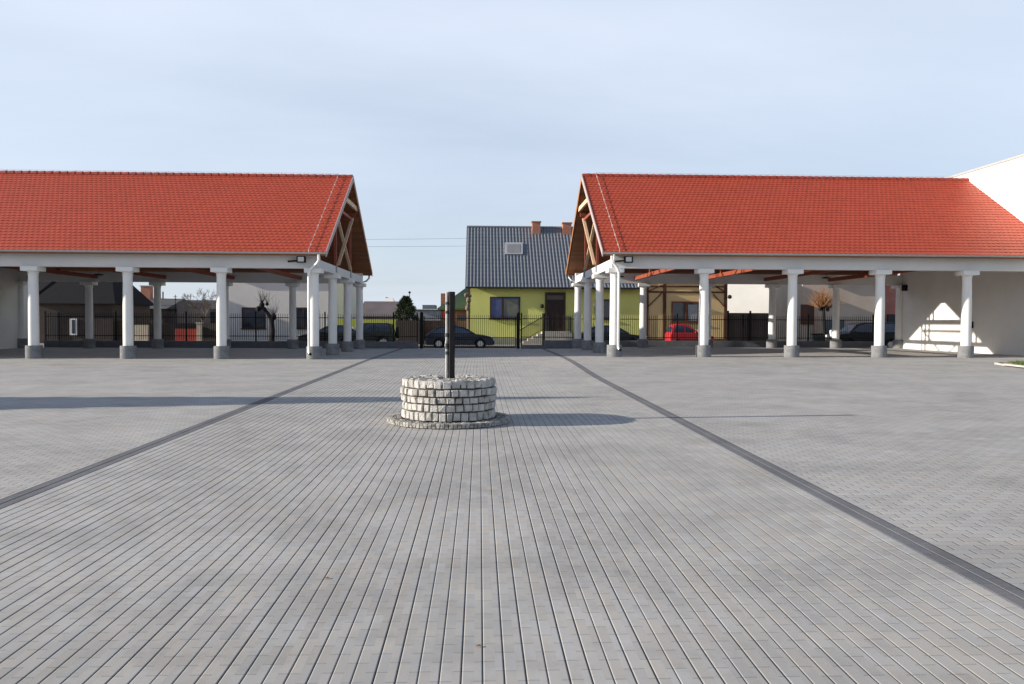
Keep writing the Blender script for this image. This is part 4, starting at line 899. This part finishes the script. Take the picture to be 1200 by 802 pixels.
# ------------------------------------------------------------ cars
def arc(cx, cz, r, a0, a1, n=9): return [(cx+r*math.cos(R(a0+(a1-a0)*i/n)), cz+r*math.sin(R(a0+(a1-a0)*i/n))) for i in range(n+1)]
M_carglass = mat('car_glass', (0.03, 0.042, 0.075), 0.08, 0.3, 1.2, spec=0.8)
def car(name, label, body_c, L, Hh, Wd, belt, top, low, wb_, wr, loc, rot, rough=0.3, details='hatch', rim_c=(0.45, 0.46, 0.48)):
    """front towards +X. belt: points (x, z) of the body's upper outline from rear to front; top: greenhouse outline rear to front; all as fractions of length, metres high"""
    t_ = thing(name, label, 'car', (0, 0, 0), 'parked cars in the street')
    paint = mat('paint_'+'_'.join('%03d' % int(c*1000) for c in body_c), body_c, rough, 0.03, 2, spec=0.6)
    xr, xf = -wb_/2, wb_/2; ar = wr+0.05
    off = (L-wb_)/2
    up_ = [(p[0]*L-L/2, p[1]) for p in belt]
    lowp = [(L/2-0.06, low)]+[(xf+ar, low)]+arc(xf, wr, ar, 0-10, 190, 10)+[(xf-ar, low), (xr+ar, low)]+arc(xr, wr, ar, -10, 190, 10)+[(xr-ar, low), (-L/2+0.06, low)]
    poly = up_+lowp
    cxm, czm = 0.0, 0.55
    def ring(y, k, kz): return [((p[0]-cxm)*k+cxm, y, (p[1]-czm)*kz+czm if p[1] > 0.7 else p[1]) for p in poly]
    W2 = Wd/2; b = MB(); rings = [ring(-W2, 0.982, 0.94), ring(-W2+0.06, 0.995, 0.99), ring(-W2*0.55, 1.0, 1.0), ring(W2*0.55, 1.0, 1.0), ring(W2-0.06, 0.995, 0.99), ring(W2, 0.982, 0.94)]
    n = len(poly); vs = [v for r_ in rings for v in r_]; fs = [tuple(range(n)), tuple(range(5*n, 6*n))[::-1]]
    for i in range(5):
        for k in range(n): fs.append((i*n+k, i*n+(k+1) % n, (i+1)*n+(k+1) % n, (i+1)*n+k))
    b.add(vs, fs); body = b.build('body', paint, t_, smooth=True)
    zb_ = min(p[1] for p in top); zt_ = max(p[1] for p in top)
    def yz(z): f = (z-zb_)/(zt_-zb_); return (W2-0.05)*(1-f)+(W2-0.23)*f
    tp = [(p[0]*L-L/2, p[1]) for p in top]; n = len(tp)
    b = MB(); vs = [(x, -yz(z), z) for x, z in tp]+[(x, yz(z), z) for x, z in tp]; b.add(vs, [tuple(range(n)), tuple(range(n, 2*n))[::-1]]+[(k, (k+1) % n, n+(k+1) % n, n+k) for k in range(n)]); cab = b.build('cabin', paint, t_, bevel=0.03)
    # glass: side windows split by the pillar
    x0, z0 = tp[0]; xl, zl = tp[-1]
    def at_top(f): # interpolate outline inset
        return f
    cen = Vector((sum(p[0] for p in tp)/n, 0, (zb_+zt_)/2))
    ins = []
    for x, z in tp:
        zz = zb_+0.05 if z <= zb_+0.02 else (z-0.085 if z > zt_-0.1 else z-0.04)
        xx = x+(0.13 if x < cen.x else -0.13); ins.append((xx, zz))
    xm = (ins[0][0]+ins[-1][0])/2-0.05
    def clip(poly_, xc, keep_left):
        out_ = []
        for i in range(len(poly_)):
            a = poly_[i]; c = poly_[(i+1) % len(poly_)]; ia = (a[0] < xc) == keep_left; ic = (c[0] < xc) == keep_left
            if ia: out_.append(a)
            if ia != ic: f = (xc-a[0])/(c[0]-a[0]); out_.append((xc, a[1]+(c[1]-a[1])*f))
        return out_
    for sg in (-1, 1):
        for kl, xc in ((True, xm-0.04), (False, xm+0.04)):
            q = clip(ins, xc, kl)
            if len(q) < 3: continue
            b = MB(); m_ = len(q); b.add([(x, sg*(yz(z)+0.004), z) for x, z in q]+[(x, sg*(yz(z)+0.012), z) for x, z in q], [tuple(range(m_)), tuple(range(m_, 2*m_))[::-1]]+[(k, (k+1) % m_, m_+(k+1) % m_, m_+k) for k in range(m_)]); b.build('side_window', M_carglass, t_)
    for nm, i, j in (('rear_window', 0, 1), ('windscreen', -1, -2)):
        a = Vector((tp[i][0], 0, tp[i][1])); c = Vector((tp[j][0], 0, tp[j][1])); dd = (c-a); nn = Vector((-dd.z, 0, dd.x)).normalized()
        if nm == 'rear_window' and nn.x > 0: nn = -nn
        if nm == 'windscreen' and nn.x < 0: nn = -nn
        p0 = a+dd*0.10; p1 = a+dd*0.88; b = MB(); vs = []
        for h in (0.004, 0.014):
            for p in (p0, p1):
                yy = yz(p.z)-0.07; vs += [p+nn*h+Vector((0, -yy, 0)), p+nn*h+Vector((0, yy, 0))]
        b.add(vs, [(0, 1, 3, 2), (4, 6, 7, 5), (0, 4, 5, 1), (2, 3, 7, 6), (0, 2, 6, 4), (1, 5, 7, 3)]); b.build(nm, M_carglass, t_)
    tyre_m = mat('tyre_rubber', (0.018, 0.018, 0.019), 0.85); rim_m = mat('wheel_rim_%d' % int(rim_c[0]*100), rim_c, 0.35, 0.1, metal=0.5)
    for xx in (xr, xf):
        for sg in (-1, 1):
            yo = sg*(W2-0.02); yi = sg*(W2-0.20); b = MB()
            ci = [(xx+wr*math.cos(2*math.pi*k/24), wr+wr*math.sin(2*math.pi*k/24)) for k in range(24)]; b.prism(ci, 'y', yi, yo); w = b.build('wheel', tyre_m, t_, smooth=True, bevel=0.015)
            rr_ = wr*0.62; ci = [(xx+rr_*math.cos(2*math.pi*k/20), wr+rr_*math.sin(2*math.pi*k/20)) for k in range(20)]; b = MB(); b.prism(ci, 'y', yo, yo+sg*0.012); b.build('rim', rim_m, w)
            b = MB(); b.prism([(xx+ar*1.0*math.cos(2*math.pi*k/20), wr+0.0+ar*math.sin(2*math.pi*k/20)) for k in range(20)], 'y', sg*(W2-0.22), sg*(W2-0.215)); b.build('wheel_housing', M_black, t_)
    zf = up_[-1][1]; zh = 0.62*Hh*0.75
    for sg in (-1, 1):
        xe = L/2-0.03; b = MB(); b.box(xe-0.08, xe+0.022, sg*(W2-0.12), sg*(W2-0.40), zh-0.02, zh+0.12); b.build('headlight', mat('headlight_glass', (0.6, 0.6, 0.58), 0.1), t_, bevel=0.02)
        b = MB(); b.box(-L/2+0.10, -L/2+0.012, sg*(W2-0.02), sg*(W2-0.30), zh+0.02, zh+0.17); b.build('tail_light', mat('tail_glass', (0.35, 0.03, 0.02), 0.2), t_, bevel=0.015)
        xmir = tp[-1][0]-0.25; b = MB(); b.box(xmir-0.05, xmir+0.05, sg*(W2-0.02), sg*(W2+0.13), zb_+0.01, zb_+0.13); b.build('mirror', paint, t_, bevel=0.02)
    for nm, xa_, xb2 in (('front_bumper', L/2-0.12, L/2+0.05), ('rear_bumper', -L/2-0.05, -L/2+0.12)):
        b = MB(); b.box(xa_, xb2, -W2+0.04, W2-0.04, low+0.02, low+0.26); b.build(nm, mat('bumper_plastic', (0.04, 0.04, 0.042), 0.6), t_, bevel=0.035)
    b = MB(); b.box(-L/2-0.060, -L/2-0.051, -0.26, 0.26, low+0.08, low+0.19); b.build('number_plate', M_white, t_)
    # door seams
    b = MB()
    for sg in (-1, 1):
        for xs_ in (xm, ins[-1][0]+0.02):
            b.box(xs_-0.006, xs_+0.006, sg*(W2+0.001), sg*(W2-0.004), low+0.05, zb_-0.05)
        b.box(-L/2+0.7, L/2-0.7, sg*(W2+0.012), sg*(W2-0.004), 0.52, 0.57)
    b.build('trim', M_black, t_)
    if details == 'offroad':
        b = MB(); b.prism([( 0.85+0.33*math.cos(2*math.pi*k/20)-0.85, 0.92+0.33*math.sin(2*math.pi*k/20)) for k in range(20)], 'x', -L/2-0.20, -L/2-0.02)
        b.build('spare_wheel', tyre_m, t_, bevel=0.03)
    t_.location = loc; t_.rotation_euler.z = rot
    return t_
hb_belt = [(0.0, 0.45), (0.0, 0.74), (0.03, 0.86), (0.30, 0.90), (0.68, 0.87), (0.84, 0.80), (0.97, 0.68), (1.0, 0.52)]
hb_top = [(0.035, 0.85), (0.17, 1.24), (0.24, 1.30), (0.45, 1.32), (0.55, 1.27), (0.735, 0.85)]
car('hatchback', 'dark blue hatchback parked beyond the sliding gate, behind the wooden post', (0.007, 0.011, 0.026), 3.95, 1.32, 1.6, hb_belt, hb_top, 0.20, 2.42, 0.28, (PX(539, 46.2), 46.2, -0.11), 0, 0.25)
rb_top = [(0.02, 0.95), (0.08, 1.38), (0.15, 1.48), (0.36, 1.48), (0.43, 1.43), (0.66, 0.93)]
rb_belt = [(0.0, 0.50), (0.0, 0.86), (0.02, 0.97), (0.30, 0.97), (0.64, 0.96), (0.86, 0.88), (0.985, 0.74), (1.0, 0.50)]
car('hatchback', 'small bright red hatchback under the window of the yellow house', (0.50, 0.018, 0.03), 2.65, 1.4, 1.5, rb_belt, rb_top, 0.20, 1.7, 0.27, (PX(809, 46.4), 46.6, -0.11), R(0), 0.3)
su_belt = [(0.0, 0.5), (0.0, 0.9), (0.01, 0.94), (0.40, 0.95), (0.68, 0.94), (0.95, 0.90), (1.0, 0.82), (1.0, 0.55)]
su_top = [(0.03, 0.92), (0.06, 1.42), (0.12, 1.47), (0.50, 1.47), (0.58, 1.42), (0.70, 0.92)]
car('off_road_car', 'boxy dark green off-road car with a spare wheel, before the yellow green wall', (0.012, 0.02, 0.016), 3.4, 1.6, 1.6, su_belt, su_top, 0.38, 2.1, 0.35, (PX(430, 46.4), 46.4, -0.11), R(180), 0.35, 'offroad')
se_belt = [(0.0, 0.5), (0.0, 0.80), (0.03, 0.90), (0.15, 0.93), (0.70, 0.92), (0.90, 0.80), (0.985, 0.70), (1.0, 0.50)]
se_top = [(0.12, 0.90), (0.26, 1.30), (0.34, 1.38), (0.52, 1.38), (0.60, 1.30), (0.76, 0.90)]
car('saloon_car', 'black saloon car before the lime green house, right of its steps', (0.010, 0.012, 0.016), 4.3, 1.4, 1.65, se_belt, se_top, 0.2, 2.5, 0.3, (PX(714, 46.4), 46.4, -0.11), R(0), 0.25)
ew_belt = [(0.0, 0.5), (0.0, 0.96), (0.015, 1.02), (0.30, 1.03), (0.78, 1.02), (0.92, 0.95), (0.99, 0.84), (1.0, 0.55)]
ew_top = [(0.015, 1.0), (0.05, 1.52), (0.12, 1.63), (0.56, 1.63), (0.66, 1.55), (0.80, 1.0)]
car('estate_car', 'black estate car parked in front of the beige outbuilding at right', (0.006, 0.006, 0.008), 4.1, 1.6, 1.7, ew_belt, ew_top, 0.2, 2.55, 0.31, (PX(1012, 46.4), 46.4, -0.11), R(180), 0.2)
car('saloon_car', 'black low car half hidden by columns of the left pavilion', (0.012, 0.013, 0.015), 4.0, 1.35, 1.6, se_belt, [(p[0], p[1]*0.95+0.02) for p in se_top], 0.2, 2.4, 0.3, (PX(392, 46.6), 46.6, -0.11), R(180), 0.3)
# scooter
sc = thing('scooter', 'small scooter with a white fairing parked left of the black estate car', 'scooter', (PX(966, 45.6), 45.6, -0.11))
sx, sy, sz = sc.location
def circ(cx, cz, r, n=20): return [(cx+r*math.cos(2*math.pi*k/n), cz+r*math.sin(2*math.pi*k/n)) for k in range(n)]
for dx in (-0.55, 0.5): b = MB(); b.prism(circ(sx+dx, sz+0.22, 0.22), 'y', sy-0.05, sy+0.05); b.build('wheel', MATS['tyre_rubber'], sc, bevel=0.02)
b = MB(); b.prism([(sx-0.6, sz+0.45), (sx-0.65, sz+0.72), (sx-0.05, sz+0.70), (sx+0.05, sz+0.35), (sx+0.3, sz+0.33), (sx+0.42, sz+0.9), (sx+0.5, sz+0.88), (sx+0.42, sz+0.25), (sx-0.2, sz+0.22)], 'y', sy-0.14, sy+0.14); b.build('body', mat('scooter_dark', (0.012, 0.022, 0.026), 0.3), sc, bevel=0.03)
b = MB(); b.prism([(sx+0.40, sz+0.35), (sx+0.30, sz+0.95), (sx+0.50, sz+1.0), (sx+0.62, sz+0.60)], 'y', sy-0.12, sy+0.12); b.build('fairing', M_white, sc, bevel=0.03)
b = MB(); b.prism([(sx-0.68, sz+0.722), (sx-0.66, sz+0.80), (sx-0.1, sz+0.80), (sx-0.05, sz+0.71)], 'y', sy-0.13, sy+0.13); b.build('seat', M_black, sc, bevel=0.02)
b = MB(); b.tube([(sx+0.38, sy-0.32, sz+1.05), (sx+0.42, sy, sz+1.0), (sx+0.38, sy+0.32, sz+1.05)], 0.02, 8); b.build('handlebar', M_black, sc)
sc.scale = (1.2, 1.2, 1.2)
# ------------------------------------------------------------ wires over the gap
pole = MB(); pole.tube([(-34, 62, -0.1), (-34, 62, 8.3)], [0.16, 0.10], 10); tag(pole.build('utility_pole', M_bark), 'wooden pole carrying the overhead wires behind the left pavilion', 'pole')
for i, (za, zb2) in enumerate(((0, 0), (1, 1))):
    e = P(547+0.5*i, 279.5 if i == 0 else 288.5, YRg); s0 = P(437, 284 if i == 0 else 292, 58)
    st = Vector((-34, 62, 8.1-0.45*i)); pts = []
    for k in range(31):
        f = k/30; p = st.lerp(e, f); p.z -= 4*0.22*f*(1-f)*1.0; pts.append(p)
    b = MB(); b.tube(pts, 0.009, 5); tag(b.build('overhead_wire', M_steel), ('upper' if i == 0 else 'lower')+' of the two overhead wires running to the lime green house', 'wire', 'overhead wires')
# tall conical evergreen just outside the frame, whose long shadow crosses the yard
def cone_tree(X, Y, zt, w, seed):
    rnd = random.Random(seed); z0 = g(X, Y); t_ = thing('columnar_evergreen', 'tall slender evergreen at the left side of the yard', 'tree', (X, Y, z0))
    b = MB(); b.tube([(X, Y, z0-0.1), (X, Y, zt-0.2)], [0.12, 0.02], 7); b.build('trunk', M_bark, t_)
    b = MB()
    for i in range(9000):
        h = rnd.random(); z = z0+0.1+(zt-z0-0.1)*h; a = rnd.uniform(0, 6.283); rr_ = w/2*(1-h)*math.sqrt(rnd.uniform(0.2, 1.0)); c = Vector((X+math.cos(a)*rr_, Y+math.sin(a)*rr_, z)); d = Vector((math.cos(a)*0.5, math.sin(a)*0.5, 0.8)).normalized(); s_ = d.orthogonal().normalized(); s_.rotate(Matrix.Rotation(rnd.uniform(0, 6.28), 3, d)); l = rnd.uniform(0.12, 0.26)
        b.add([c-s_*l*0.35, c+s_*l*0.35, c+d*l], [(0, 1, 2)])
    b.build('crown', MATS['conifer_needles'], t_)
cone_tree(-18.0, 13.9, 5.75, 3.8, 3)
# a fallen leaf or two on the paving
for i, (x, y, c) in enumerate(((383, 678, 0.28), (561, 756, 0.12))):
    r = F_ + Rv*((x-600)/915) - Uv*((y-401)/915); k = (-0.19-CAMZ)/r.z; p = Vector((0, 0, CAMZ))+r*k; z = g(p.x, p.y)+0.004
    b = MB(); b.add([(p.x-0.02, p.y, z), (p.x, p.y-0.009, z+0.006), (p.x+0.022, p.y+0.002, z+0.001), (p.x+0.002, p.y+0.010, z+0.007), (p.x, p.y, z+0.001)], [(0, 1, 2, 3), (0, 4, 2, 1)])
    tag(b.build('dry_leaf', mat('dry_leaf_brown', (0.30, 0.10, 0.04), 0.8)), ('dry brown leaf lying on the paving, left of the centre' if i == 0 else 'smallest dry leaf on the paving, nearest the bottom of the photo'), 'leaf')
